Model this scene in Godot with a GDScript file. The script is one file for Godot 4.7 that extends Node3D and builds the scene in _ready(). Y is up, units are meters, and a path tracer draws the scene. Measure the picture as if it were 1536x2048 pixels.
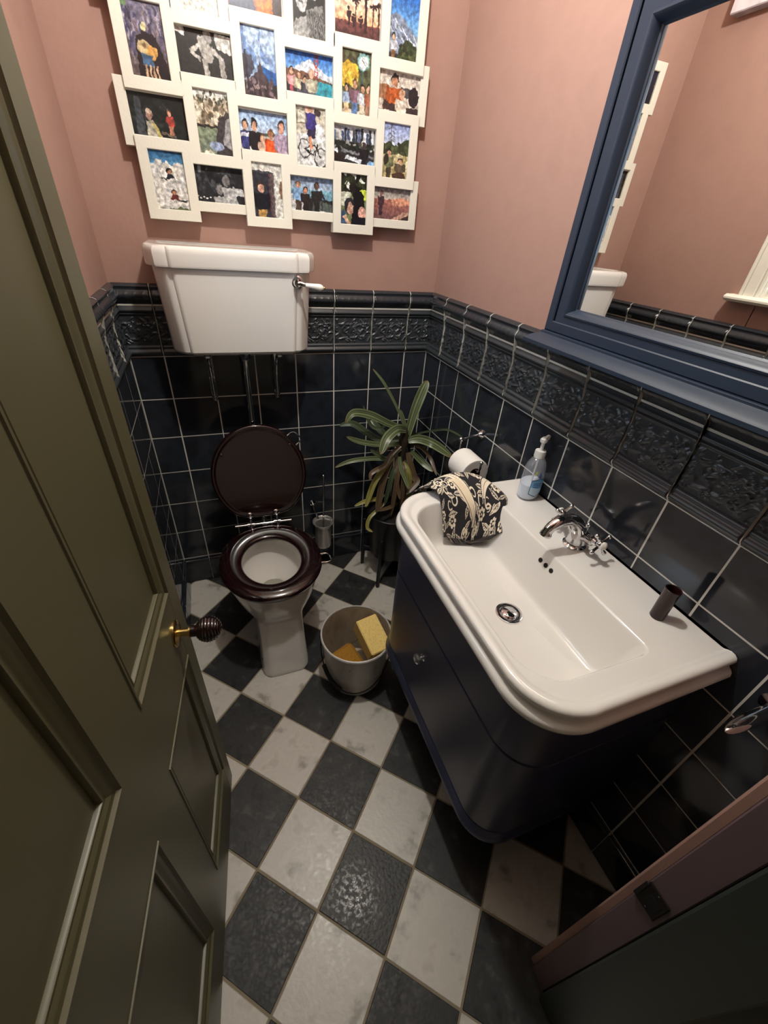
extends Node3D

# ---------------------------------------------------------------- mesh builder
class MB:
	var v := PackedVector3Array()
	var uv := PackedVector2Array()
	var f := PackedInt32Array()

	func vert(p: Vector3, t := Vector2.ZERO) -> int:
		v.append(p)
		uv.append(t)
		return v.size() - 1

	func tri(a: int, b: int, c: int) -> void:
		f.append(a)
		f.append(b)
		f.append(c)

	func quad(a: int, b: int, c: int, d: int) -> void:
		tri(a, b, c)
		tri(a, c, d)

	# turn a closed piece the right way out
	func outward(from: int, v0: int) -> void:
		var mid := Vector3.ZERO
		for i in range(v0, v.size()):
			mid += v[i]
		mid /= maxf(1.0, v.size() - v0)
		var vol := 0.0
		for i in range(from, f.size(), 3):
			vol += (v[f[i]] - mid).dot((v[f[i + 1]] - mid).cross(v[f[i + 2]] - mid))
		if vol < 0.0:
			for i in range(from, f.size(), 3):
				var k := f[i + 1]
				f[i + 1] = f[i + 2]
				f[i + 2] = k

	func grid(rows: Array, closed := true, cap0 := false, cap1 := false, fix := true) -> void:
		var n: int = rows[0].size()
		var m := rows.size()
		var b := v.size()
		var f0 := f.size()
		for i in m:
			for j in n:
				vert(rows[i][j], Vector2(float(j) / (n if closed else n - 1), float(i) / maxf(1.0, m - 1)))
		for i in m - 1:
			for j in (n if closed else n - 1):
				var k := (j + 1) % n
				quad(b + i * n + j, b + i * n + k, b + (i + 1) * n + k, b + (i + 1) * n + j)
		for e in 2:
			if (cap0 if e == 0 else cap1):
				var r := 0 if e == 0 else (m - 1)
				var mid := Vector3.ZERO
				for j in n:
					mid += rows[r][j]
				var c := vert(mid / n, Vector2(0.5, float(e)))
				for j in n:
					if e == 0:
						tri(c, b + (j + 1) % n, b + j)
					else:
						tri(c, b + r * n + j, b + r * n + (j + 1) % n)
		if fix:
			outward(f0, b)

	func tube(path: Array, radius, sides := 10, caps := true) -> void:
		var rows := []
		var n := path.size()
		var up := Vector3.UP
		for i in n:
			var d: Vector3 = (path[mini(i + 1, n - 1)] - path[maxi(i - 1, 0)]).normalized()
			if i == 0:
				up = Vector3.RIGHT if absf(d.y) > 0.9 else Vector3.UP
			up = (up - d * up.dot(d)).normalized()
			var s := d.cross(up)
			var r: float = radius[i] if radius is Array else radius
			var row := PackedVector3Array()
			for j in sides:
				var a := TAU * j / sides
				row.append(path[i] + (up * cos(a) + s * sin(a)) * r)
			rows.append(row)
		grid(rows, true, caps, caps)

	func lathe(profile: Array, n: int, xf := Transform3D.IDENTITY, sx := 1.0, sz := 1.0) -> void:
		var rows := []
		for p in profile:
			var row := PackedVector3Array()
			for j in n:
				var a := TAU * j / n
				row.append(xf * Vector3(p.x * cos(a) * sx, p.y, p.x * sin(a) * sz))
			rows.append(row)
		grid(rows, true, true, true)

	func ball(c: Vector3, r: float, n := 12, squash := 1.0) -> void:
		var prof := []
		for i in n / 2 + 1:
			var a := PI * i / (n / 2) - PI / 2
			prof.append(Vector2(maxf(0.0001, cos(a) * r), sin(a) * r * squash))
		lathe(prof, n, Transform3D(Basis.IDENTITY, c))

	# chamfered box
	func box(c: Vector3, s: Vector3, b := 0.0, xf := Transform3D.IDENTITY) -> void:
		var h := s / 2
		var v0 := v.size()
		var f0 := f.size()
		if b <= 0.0:
			for k in 8:
				vert(xf * (c + Vector3(h.x if k & 1 else -h.x, h.y if k & 2 else -h.y, h.z if k & 4 else -h.z)))
			for q in [[0, 1, 3, 2], [4, 6, 7, 5], [0, 4, 5, 1], [2, 3, 7, 6], [0, 2, 6, 4], [1, 5, 7, 3]]:
				quad(v0 + q[0], v0 + q[1], v0 + q[2], v0 + q[3])
			outward(f0, v0)
			return
		for k in 8:
			var g := Vector3(1 if k & 1 else -1, 1 if k & 2 else -1, 1 if k & 4 else -1)
			for a in 3:
				var e := h - Vector3(b, b, b)
				e[a] = h[a]
				vert(xf * (c + g * e), Vector2((g.x * e.x) / s.x + 0.5, (g.z * e.z) / s.z + 0.5))
		var mid := xf * c
		for a in 3:
			var bits := [0, 1, 2]
			bits.erase(a)
			for side in 2:
				var q := []
				for m in [0, 1, 3, 2]:
					var k: int = (side << a) | ((m & 1) << bits[0]) | (((m >> 1) & 1) << bits[1])
					q.append(v0 + k * 3 + a)
				out4(q[0], q[1], q[2], q[3], mid)
			# edges along axis a
			for m in 4:
				var k0: int = ((m & 1) << bits[0]) | (((m >> 1) & 1) << bits[1])
				var k1: int = k0 | (1 << a)
				out4(v0 + k0 * 3 + bits[0], v0 + k0 * 3 + bits[1], v0 + k1 * 3 + bits[1], v0 + k1 * 3 + bits[0], mid)
		for k in 8:
			out3(v0 + k * 3, v0 + k * 3 + 1, v0 + k * 3 + 2, mid)

	func out3(a: int, b: int, c: int, mid: Vector3) -> void:
		if (v[b] - v[a]).cross(v[c] - v[a]).dot((v[a] + v[b] + v[c]) / 3 - mid) < 0:
			tri(a, c, b)
		else:
			tri(a, b, c)

	func out4(a: int, b: int, c: int, d: int, mid: Vector3) -> void:
		out3(a, b, c, mid)
		out3(a, c, d, mid)

	# mitred ring with a profile [inset, height] round a rectangle in the x-y plane of xf
	func ring(x0: float, x1: float, y0: float, y1: float, prof: Array, xf := Transform3D.IDENTITY, loop := true) -> void:
		var rows := []
		for p in prof:
			rows.append(PackedVector3Array([xf * Vector3(x0 + p.x, y0 + p.x, p.y), xf * Vector3(x1 - p.x, y0 + p.x, p.y), xf * Vector3(x1 - p.x, y1 - p.x, p.y), xf * Vector3(x0 + p.x, y1 - p.x, p.y)]))
		if loop:
			rows.append(rows[0])
		# the profile runs round the inside, so orient face by face from the profile's middle
		var v0 := v.size()
		var f0 := f.size()
		grid(rows, true, false, false, false)
		var vol := 0.0
		for i in range(f0, f.size(), 3):
			vol += v[f[i]].dot(v[f[i + 1]].cross(v[f[i + 2]]))
		if loop and vol < 0.0:
			for i in range(f0, f.size(), 3):
				var k := f[i + 1]
				f[i + 1] = f[i + 2]
				f[i + 2] = k
		elif not loop:
			# open: the faces look along +z of xf
			var nz := 0.0
			for i in range(f0, f.size(), 3):
				nz += (v[f[i + 1]] - v[f[i]]).cross(v[f[i + 2]] - v[f[i]]).dot(xf.basis.z)
			if nz < 0.0:
				for i in range(f0, f.size(), 3):
					var k := f[i + 1]
					f[i + 1] = f[i + 2]
					f[i + 2] = k

	func mesh(off := Vector3.ZERO, angle := 42.0) -> ArrayMesh:
		var nf := f.size() / 3
		var fn := PackedVector3Array()
		fn.resize(nf)
		var fu := PackedVector3Array()
		fu.resize(nf)
		var adj := []
		adj.resize(v.size())
		for i in v.size():
			adj[i] = PackedInt32Array()
		for i in nf:
			var a := v[f[i * 3]]
			var nn := (v[f[i * 3 + 1]] - a).cross(v[f[i * 3 + 2]] - a)
			fn[i] = nn
			fu[i] = nn.normalized()
			for k in 3:
				adj[f[i * 3 + k]].append(i)
		var lim := cos(deg_to_rad(angle))
		var P := PackedVector3Array()
		var N := PackedVector3Array()
		var T := PackedVector2Array()
		P.resize(nf * 3)
		N.resize(nf * 3)
		T.resize(nf * 3)
		var order := [0, 2, 1]
		for i in nf:
			for k in 3:
				var id := f[i * 3 + order[k]]
				var s := Vector3.ZERO
				for j in adj[id]:
					if fu[j].dot(fu[i]) > lim:
						s += fn[j]
				P[i * 3 + k] = v[id] - off
				T[i * 3 + k] = uv[id]
				N[i * 3 + k] = s.normalized() if s.length_squared() > 0 else Vector3.UP
		var arr := []
		arr.resize(Mesh.ARRAY_MAX)
		arr[Mesh.ARRAY_VERTEX] = P
		arr[Mesh.ARRAY_NORMAL] = N
		arr[Mesh.ARRAY_TEX_UV] = T
		var m := ArrayMesh.new()
		m.add_surface_from_arrays(Mesh.PRIMITIVE_TRIANGLES, arr)
		return m

# ---------------------------------------------------------------- small drawing kit for printed things
class Ink:
	var im: Image
	var o := Vector2.ZERO
	var s := Vector2.ONE

	func _init(w: int, h: int) -> void:
		im = Image.create(w, h, false, Image.FORMAT_RGBA8)
		s = Vector2(w, h)

	func cell(x: float, y: float, w: float, h: float) -> void:
		o = Vector2(x, y)
		s = Vector2(w, h)

	func span(x0: float, x1: float, y: int, c: Color) -> void:
		var a := maxi(int(round(x0)), int(o.x))
		var b := mini(int(round(x1)), int(o.x + s.x))
		if b > a and y >= int(o.y) and y < int(o.y + s.y):
			im.fill_rect(Rect2i(a, y, b - a, 1), c)

	func rect(x0: float, y0: float, x1: float, y1: float, c: Color) -> void:
		for y in range(int(o.y + y0 * s.y), int(o.y + y1 * s.y)):
			span(o.x + x0 * s.x, o.x + x1 * s.x, y, c)

	func grad(x0: float, y0: float, x1: float, y1: float, c0: Color, c1: Color) -> void:
		var a := int(o.y + y0 * s.y)
		var b := int(o.y + y1 * s.y)
		for y in range(a, b):
			span(o.x + x0 * s.x, o.x + x1 * s.x, y, c0.lerp(c1, float(y - a) / maxf(1.0, b - a)))

	func ell(cx: float, cy: float, rx: float, ry: float, c: Color) -> void:
		var X := o.x + cx * s.x
		var Y := o.y + cy * s.y
		var A := rx * s.x
		var B := maxf(0.6, ry * s.y)
		for y in range(int(floor(Y - B)), int(ceil(Y + B)) + 1):
			var t := 1.0 - pow((y + 0.5 - Y) / B, 2)
			if t > 0:
				span(X - A * sqrt(t), X + A * sqrt(t), y, c)

	func poly(pts: Array, c: Color) -> void:
		var q := []
		var lo := 1e9
		var hi := -1e9
		for p in pts:
			var w: Vector2 = o + Vector2(p.x * s.x, p.y * s.y)
			q.append(w)
			lo = minf(lo, w.y)
			hi = maxf(hi, w.y)
		for y in range(int(floor(lo)), int(ceil(hi)) + 1):
			var yy := y + 0.5
			var xs := []
			for i in q.size():
				var a: Vector2 = q[i]
				var b: Vector2 = q[(i + 1) % q.size()]
				if (a.y <= yy) != (b.y <= yy):
					xs.append(a.x + (yy - a.y) / (b.y - a.y) * (b.x - a.x))
			xs.sort()
			for i in range(0, xs.size() - 1, 2):
				span(xs[i], xs[i + 1], y, c)

	func line(a: Vector2, b: Vector2, w: float, c: Color) -> void:
		var d := (b - a)
		d = Vector2(d.x * s.x, d.y * s.y).normalized()
		var n := Vector2(-d.y / s.x, d.x / s.y) * w * s.x * 0.5
		poly([a + n, b + n, b - n, a - n], c)

	# head, hair, body of one small printed figure, standing on y1
	func figure(x: float, y0: float, y1: float, w: float, shirt: Color, legs: Color, hair: Color, skin: Color) -> void:
		var h := y1 - y0
		poly([Vector2(x - w * 0.35, y0 + h * 0.55), Vector2(x + w * 0.35, y0 + h * 0.55), Vector2(x + w * 0.3, y1), Vector2(x - w * 0.3, y1)], legs)
		poly([Vector2(x - w * 0.5, y0 + h * 0.27), Vector2(x + w * 0.5, y0 + h * 0.27), Vector2(x + w * 0.42, y0 + h * 0.62), Vector2(x - w * 0.42, y0 + h * 0.62)], shirt)
		ell(x - w * 0.52, y0 + h * 0.42, w * 0.14, h * 0.17, shirt.darkened(0.15))
		ell(x + w * 0.52, y0 + h * 0.42, w * 0.14, h * 0.17, shirt.darkened(0.15))
		ell(x, y0 + h * 0.11, w * 0.3, h * 0.125, hair)
		ell(x, y0 + h * 0.15, w * 0.24, h * 0.105, skin)

	func speckle(n: int, r0: float, r1: float, cs: Array, rng: RandomNumberGenerator, y0 := 0.0, y1 := 1.0, x0 := 0.0, x1 := 1.0) -> void:
		for i in n:
			ell(rng.randf_range(x0, x1), rng.randf_range(y0, y1), rng.randf_range(r0, r1), rng.randf_range(r0, r1), cs[rng.randi() % cs.size()])

# ---------------------------------------------------------------- scene helpers
var org := Vector3.ZERO
var used := {}
var M := {}

func numbered(n: String, p: Node) -> String:
	var key := str(p.get_instance_id()) + n
	used[key] = used.get(key, -1) + 1
	return n if used[key] == 0 else "%s_%03d" % [n, used[key]]

func put(n: String, mesh: Mesh, mat: Material, parent: Node = null) -> MeshInstance3D:
	var p: Node = parent if parent else self
	var o := MeshInstance3D.new()
	o.name = numbered(n, p)
	o.mesh = mesh
	o.material_override = mat
	p.add_child(o, true)
	return o

func tag(o: Node, label := "", category := "", group := "", kind := "") -> Node:
	if label:
		o.set_meta("label", label)
	if category:
		o.set_meta("category", category)
	if group:
		o.set_meta("group", group)
	if kind:
		o.set_meta("kind", kind)
	return o

func thing(n: String, label: String, category: String, at: Vector3, group := "") -> Node3D:
	var o := Node3D.new()
	o.name = numbered(n, self)
	o.position = at
	add_child(o, true)
	org = at
	tag(o, label, category, group)
	return o

func part(n: String, b: MB, mat: Material, parent: Node, angle := 42.0) -> MeshInstance3D:
	return put(n, b.mesh(org, angle), mat, parent)

func struct(n: String, b: MB, mat: Material, label := "") -> MeshInstance3D:
	org = Vector3.ZERO
	var o := put(n, b.mesh(Vector3.ZERO), mat)
	o.set_meta("kind", "structure")
	if label:
		o.set_meta("label", label)
	return o

func col(r: float, g: float, b: float, rough: float, metal := 0.0, spec := 0.5) -> StandardMaterial3D:
	var m := StandardMaterial3D.new()
	m.albedo_color = Color(r, g, b)
	m.roughness = rough
	m.metallic = metal
	m.metallic_specular = spec
	return m

func noise_image(w: int, h: int, seed_: int, freq: float, stops: Array, octaves := 4, warp := 0.0, stretch := Vector2.ONE) -> Image:
	var n := FastNoiseLite.new()
	n.seed = seed_
	n.frequency = freq
	n.fractal_octaves = octaves
	if warp > 0:
		n.domain_warp_enabled = true
		n.domain_warp_amplitude = warp
		n.domain_warp_frequency = freq
	var im := Image.create(w, h, false, Image.FORMAT_RGB8)
	for y in h:
		for x in w:
			var t := clampf(n.get_noise_2d(x * stretch.x, y * stretch.y) * 0.9 + 0.5, 0.0, 0.999) * (stops.size() - 1)
			var i := int(t)
			im.set_pixel(x, y, stops[i].lerp(stops[i + 1], t - i))
	return im

func tex(im: Image) -> ImageTexture:
	return ImageTexture.create_from_image(im)

func crom(a: Vector3, b: Vector3, c: Vector3, d: Vector3, t: float) -> Vector3:
	return 0.5 * ((2.0 * b) + (c - a) * t + (2.0 * a - 5.0 * b + 4.0 * c - d) * t * t + (3.0 * b - a - 3.0 * c + d) * t * t * t)

func smooth(pts: Array, per: int) -> Array:
	var out := []
	var n := pts.size()
	for i in n - 1:
		for k in per:
			out.append(crom(pts[maxi(i - 1, 0)], pts[i], pts[i + 1], pts[mini(i + 2, n - 1)], float(k) / per))
	out.append(pts[n - 1])
	return out

# closed outline: rounded rectangle in x-z, one radius for each corner
func rrect(x0: float, x1: float, z0: float, z1: float, r: Array, k := 8) -> PackedVector2Array:
	var out := PackedVector2Array()
	var cs := [[x0, z0, 1, 1, PI], [x1, z0, -1, 1, PI * 1.5], [x1, z1, -1, -1, 0.0], [x0, z1, 1, -1, PI * 0.5]]
	for i in 4:
		var c: Array = cs[i]
		for j in k + 1:
			var a: float = c[4] + PI / 2 * j / k
			out.append(Vector2(c[0] + c[2] * r[i] + cos(a) * r[i], c[1] + c[3] * r[i] + sin(a) * r[i]))
	return out

func lift(o: PackedVector2Array, y: float) -> PackedVector3Array:
	var out := PackedVector3Array()
	for p in o:
		out.append(Vector3(p.x, y, p.y))
	return out

# superellipse ring
func sell(cx: float, cz: float, rx: float, rz: float, e: float, y: float, n := 40) -> PackedVector3Array:
	var out := PackedVector3Array()
	for j in n:
		var a := TAU * j / n
		var c := cos(a)
		var s := sin(a)
		out.append(Vector3(cx + rx * signf(c) * pow(absf(c), 2.0 / e), y, cz + rz * signf(s) * pow(absf(s), 2.0 / e)))
	return out

func frame_of(u: Vector3, v: Vector3, w: Vector3, at: Vector3) -> Transform3D:
	return Transform3D(Basis(u, v, w), at)

const PITCH := 0.155
const LEFT := -1.143
const ROW0 := 1.079
const DADO := 1.309
const CEIL := 2.62
const FRONT := 1.668
var rng := RandomNumberGenerator.new()

func _ready() -> void:
	rng.seed = 7
	# camera
	var cam := Camera3D.new()
	cam.name = "camera"
	cam.transform = Transform3D(Basis(Vector3(0.9363, 0.0705, 0.3441), Vector3(0.1421, 0.8199, -0.5546), Vector3(-0.3212, 0.5682, 0.7576)).orthonormalized(), Vector3(-0.85395, 1.51914, 1.69645))
	cam.fov = rad_to_deg(2.0 * atan(1024.0 / 829.0))
	cam.near = 0.02
	cam.far = 60.0
	add_child(cam, true)
	cam.current = true
	# sky seen through the window, exposure
	var we := WorldEnvironment.new()
	we.name = "world_environment"
	var e := Environment.new()
	e.background_mode = Environment.BG_COLOR
	e.background_color = Color(0.80, 0.90, 1.0)
	e.background_energy_multiplier = 9.0
	e.tonemap_mode = Environment.TONE_MAPPER_LINEAR
	e.tonemap_exposure = 1.0
	e.sdfgi_enabled = true
	e.ssao_enabled = true
	e.ssil_enabled = true
	we.environment = e
	add_child(we, true)
	# the pendant bulb's light; its fitting is built in ceiling_lamp()
	var lamp := OmniLight3D.new()
	lamp.name = "lamp_light"
	lamp.position = Vector3(-0.585, 2.37, 0.83)
	lamp.light_color = Color(1.0, 0.992, 0.97)
	lamp.light_energy = 1.22
	lamp.light_size = 0.03
	lamp.omni_range = 8.0
	lamp.omni_attenuation = 2.0
	lamp.shadow_enabled = true
	add_child(lamp, true)

	materials()
	materials_more()
	room()
	floor_tiles()
	wainscot()
	door()
	window()
	ceiling_lamp()
	cistern()
	toilet()
	vanity()
	basin()
	mirror_cabinet()
	photo_frame()
	picture()
	plant()
	bucket()
	tap()
	soap()
	paper()
	brush()
	towel()
	oddments()

# ---------------------------------------------------------------- materials
func materials() -> void:
	var plaster := col(0.61, 0.475, 0.425, 0.85)
	plaster.albedo_texture = tex(noise_image(256, 256, 3, 0.02, [Color(0.975, 0.975, 0.975), Color(1, 1, 1), Color(0.98, 0.98, 0.978)]))
	plaster.uv1_triplanar = true
	plaster.uv1_world_triplanar = true
	plaster.uv1_scale = Vector3(1.3, 1.3, 1.3)
	plaster.heightmap_enabled = true
	plaster.heightmap_texture = tex(noise_image(256, 256, 9, 0.16, [Color.BLACK, Color.WHITE], 3))
	plaster.heightmap_scale = 0.025
	M.plaster = plaster
	M.white_paint = col(0.86, 0.84, 0.79, 0.45)
	M.grout = col(0.80, 0.79, 0.75, 0.9)
	M.floor_grout = col(0.52, 0.475, 0.39, 0.9)
	# three glazes for the wall tiles, softly mottled
	for i in 3:
		var g := col(1, 1, 1, 0.1)
		var d := 0.012 * i
		g.albedo_texture = tex(noise_image(128, 128, 20 + i, 0.03, [Color(0.118 + d, 0.13 + d, 0.148 + d), Color(0.155 + d, 0.17 + d, 0.198 + d), Color(0.132 + d, 0.146 + d, 0.168 + d)]))
		g.uv1_triplanar = true
		g.uv1_world_triplanar = true
		g.uv1_scale = Vector3(2.2, 2.2, 2.2)
		M["glaze%d" % i] = g
	M.relief = col(0.18, 0.195, 0.21, 0.36)
	M.cap_glaze = col(0.16, 0.175, 0.195, 0.25)
	# marble and slate of the floor
	for i in 4:
		var w := col(1, 1, 1, 0.42)
		w.albedo_texture = tex(noise_image(256, 256, 40 + i, 0.006, [Color(0.56, 0.54, 0.50), Color(0.70, 0.68, 0.645), Color(0.735, 0.715, 0.68), Color(0.72, 0.70, 0.665), Color(0.74, 0.72, 0.685), Color(0.69, 0.665, 0.625)], 6, 26.0))
		w.roughness_texture = tex(noise_image(256, 256, 60 + i, 0.03, [Color(0.75, 0.75, 0.75), Color(1, 1, 1), Color(0.8, 0.8, 0.8)], 4))
		w.heightmap_enabled = true
		w.heightmap_texture = tex(noise_image(256, 256, 70 + i, 0.05, [Color.BLACK, Color.WHITE], 4))
		w.heightmap_scale = 0.012
		M["marble%d" % i] = w
		var k := col(1, 1, 1, 0.52, 0.0, 0.36)
		k.albedo_texture = tex(noise_image(256, 256, 50 + i, 0.012, [Color(0.125, 0.128, 0.128), Color(0.165, 0.167, 0.166), Color(0.185, 0.187, 0.186), Color(0.172, 0.174, 0.173), Color(0.205, 0.206, 0.204), Color(0.26, 0.26, 0.255)], 6, 16.0))
		k.roughness_texture = tex(noise_image(256, 256, 80 + i, 0.03, [Color(0.62, 0.62, 0.62), Color(1, 1, 1), Color(0.7, 0.7, 0.7)], 4))
		k.heightmap_enabled = true
		k.heightmap_texture = tex(noise_image(256, 256, 90 + i, 0.06, [Color.BLACK, Color(0.6, 0.6, 0.6), Color.WHITE], 5))
		k.heightmap_scale = 0.012
		M["slate%d" % i] = k
	var worn := noise_image(256, 256, 55, 0.02, [Color(0.15, 0.152, 0.148), Color(0.21, 0.212, 0.208), Color(0.19, 0.192, 0.19), Color(0.23, 0.23, 0.22)], 5, 14.0)  # slate tone that gets the lamp's glare painted into it below
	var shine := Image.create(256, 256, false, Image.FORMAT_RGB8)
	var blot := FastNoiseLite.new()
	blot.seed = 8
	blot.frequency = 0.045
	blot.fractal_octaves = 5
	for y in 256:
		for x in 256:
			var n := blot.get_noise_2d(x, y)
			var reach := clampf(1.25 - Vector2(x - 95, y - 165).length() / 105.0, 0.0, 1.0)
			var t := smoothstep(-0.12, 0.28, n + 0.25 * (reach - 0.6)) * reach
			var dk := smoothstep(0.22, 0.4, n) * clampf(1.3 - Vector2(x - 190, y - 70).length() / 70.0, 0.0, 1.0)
			worn.set_pixel(x, y, worn.get_pixel(x, y).lerp(Color(0.50, 0.48, 0.45), t * 0.62).lerp(Color(0.06, 0.06, 0.06), dk))  # pale blotches paint lamp glare into the colour, dark spots go on top
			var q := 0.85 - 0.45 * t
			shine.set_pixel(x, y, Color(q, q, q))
	M.glare_slate = M.slate0.duplicate()
	M.glare_slate.albedo_texture = tex(worn)
	M.glare_slate.roughness_texture = tex(shine)
	M.glare_slate.heightmap_scale = 0.05
	M.ceramic = col(0.86, 0.845, 0.82, 0.12)
	M.ceramic.clearcoat_enabled = true
	M.ceramic.clearcoat = 0.4
	M.ceramic.clearcoat_roughness = 0.05
	M.chrome = col(0.85, 0.85, 0.86, 0.07, 1.0)
	M.steel = col(0.82, 0.81, 0.79, 0.34, 0.85)
	M.brass = col(0.82, 0.70, 0.44, 0.22, 1.0)
	M.dark_metal = col(0.10, 0.09, 0.08, 0.45, 0.6)
	M.black = col(0.02, 0.02, 0.022, 0.5)
	M.hole = col(0.015, 0.015, 0.015, 0.9)
	M.navy = col(0.145, 0.17, 0.27, 0.34)
	M.frame_blue = col(0.125, 0.17, 0.235, 0.42)
	M.mirror = col(0.93, 0.93, 0.92, 0.0, 1.0)
	M.olive = col(0.325, 0.312, 0.22, 0.4)
	M.door_green = col(0.185, 0.215, 0.205, 0.45)
	var wood := col(1, 1, 1, 0.14)
	wood.albedo_texture = tex(noise_image(256, 256, 5, 0.02, [Color(0.06, 0.012, 0.02), Color(0.105, 0.022, 0.03), Color(0.075, 0.016, 0.022)], 4, 10.0, Vector2(0.3, 4.0)))
	wood.uv1_triplanar = true
	wood.uv1_scale = Vector3(3, 3, 3)
	wood.clearcoat_enabled = true
	wood.clearcoat = 1.0
	wood.clearcoat_roughness = 0.05
	M.wood = wood
	M.board = col(0.80, 0.785, 0.735, 0.5)
	M.board.heightmap_enabled = true
	M.board.heightmap_texture = tex(noise_image(256, 256, 12, 0.12, [Color.BLACK, Color.WHITE], 3))
	M.board.heightmap_scale = 0.02
	M.board.uv1_triplanar = true
	M.board.uv1_scale = Vector3(4, 4, 4)

# ---------------------------------------------------------------- the room
func room() -> void:
	var b := MB.new()
	b.box(Vector3(-0.62, -0.0609, 1.4), Vector3(2.0, 0.1184, 3.4))
	struct("floor", b, M.floor_grout, "floor of diagonal black and white chequered stone tiles")
	b = MB.new()
	b.box(Vector3(-0.62, CEIL + 0.06, 1.3), Vector3(2.2, 0.12, 3.6))
	struct("ceiling", b, M.white_paint)
	b = MB.new()
	b.box(Vector3(-0.57, CEIL / 2, -0.086), Vector3(1.6, CEIL + 0.02, 0.16))
	struct("wall_back", b, M.plaster, "back wall, pink plaster above a dark tiled dado")
	b = MB.new()
	b.box(Vector3(0.086, CEIL / 2, 0.9), Vector3(0.16, CEIL + 0.02, 1.9))
	struct("wall_right", b, M.plaster, "right wall, pink plaster above a dark tiled dado")
	# left wall with the window's opening
	b = MB.new()
	var lx := LEFT - 0.086
	b.box(Vector3(lx, CEIL / 2, 0.269), Vector3(0.16, CEIL + 0.02, 0.738))
	b.box(Vector3(lx, CEIL / 2, 1.501), Vector3(0.16, CEIL + 0.02, 0.758))
	b.box(Vector3(lx, 0.695, 0.88), Vector3(0.16, 1.41, 0.49))
	b.box(Vector3(lx, 2.343, 0.88), Vector3(0.16, 0.570, 0.49))
	struct("wall_left", b, M.plaster, "left wall, pink plaster above a dark tiled dado")
	# front wall with the doorway in which the camera stands
	b = MB.new()
	var fz := FRONT + 0.07
	b.box(Vector3(-0.115, CEIL / 2, fz), Vector3(0.40, CEIL + 0.02, 0.14))
	b.box(Vector3(-1.20, CEIL / 2, fz), Vector3(0.16, CEIL + 0.02, 0.14))
	b.box(Vector3(-0.70, 2.34, fz), Vector3(0.86, 0.58, 0.14))
	struct("wall_front", b, M.plaster)
	# hall behind the camera, closed
	b = MB.new()
	b.box(Vector3(-0.62, CEIL / 2, 3.05), Vector3(2.2, CEIL + 0.02, 0.1))
	b.box(Vector3(-1.65, CEIL / 2, 2.4), Vector3(0.1, CEIL + 0.02, 1.3))
	b.box(Vector3(0.40, CEIL / 2, 2.4), Vector3(0.1, CEIL + 0.02, 1.3))
	b.box(Vector3(-1.45, CEIL / 2, 1.82), Vector3(0.42, CEIL + 0.02, 0.1))
	b.box(Vector3(0.22, CEIL / 2, 1.82), Vector3(0.40, CEIL + 0.02, 0.1))
	struct("wall_hall", b, M.white_paint)
	# door lining: pinkish rebate, green stop and the room-side architrave
	b = MB.new()
	b.box(Vector3(-0.319, 1.01, FRONT + 0.0225), Vector3(0.022, 2.02, 0.045), 0.002)
	b.box(Vector3(-1.11, 1.01, FRONT + 0.0225), Vector3(0.02, 2.02, 0.045), 0.002)
	b.box(Vector3(-0.715, 2.03, FRONT + 0.0225), Vector3(0.80, 0.02, 0.045), 0.002)
	var lining := struct("trim_1", b, M.lining if M.has("lining") else M.plaster, "painted door lining with a worn metal keep let into it")
	b = MB.new()
	b.box(Vector3(-0.325, 1.01, FRONT + 0.0925), Vector3(0.042, 2.02, 0.093), 0.003)
	b.box(Vector3(-0.28, 1.04, FRONT + 0.15), Vector3(0.09, 2.08, 0.022), 0.004)
	b.box(Vector3(-1.10, 1.01, FRONT + 0.0925), Vector3(0.03, 2.02, 0.093), 0.003)
	part("stop", b, M.door_green, lining)
	# architrave on the room side: a moulded strip
	b = MB.new()
	for p in [[-0.290, 0.062, 0.012], [-0.312, 0.02, 0.016], [-0.262, 0.014, 0.018]]:
		b.box(Vector3(p[0], 1.02, FRONT - p[2] / 2 + 0.002), Vector3(p[1], 2.04, p[2]), 0.003)
	part("architrave", b, M.plaster, lining)
	# keep: a plate with a bent lip and a dark square mouth
	b = MB.new()
	b.box(Vector3(-0.3315, 0.667, FRONT + 0.019), Vector3(0.003, 0.062, 0.036), 0.001)
	b.box(Vector3(-0.334, 0.667, FRONT + 0.001), Vector3(0.004, 0.05, 0.006), 0.001)
	for s in [-1, 1]:
		b.lathe([Vector2(0.0035, 0), Vector2(0.003, 0.0012), Vector2(0.0005, 0.0014)], 8, frame_of(Vector3(0, 1, 0), Vector3(-1, 0, 0), Vector3(0, 0, 1), Vector3(-0.333, 0.667 + s * 0.025, FRONT + 0.02)))
	var keep := part("strike_plate", b, M.dark_metal, lining)
	b = MB.new()
	b.box(Vector3(-0.3322, 0.667, FRONT + 0.022), Vector3(0.0026, 0.03, 0.02), 0.0005)
	part("latch_hole", b, M.hole, keep)

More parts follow.
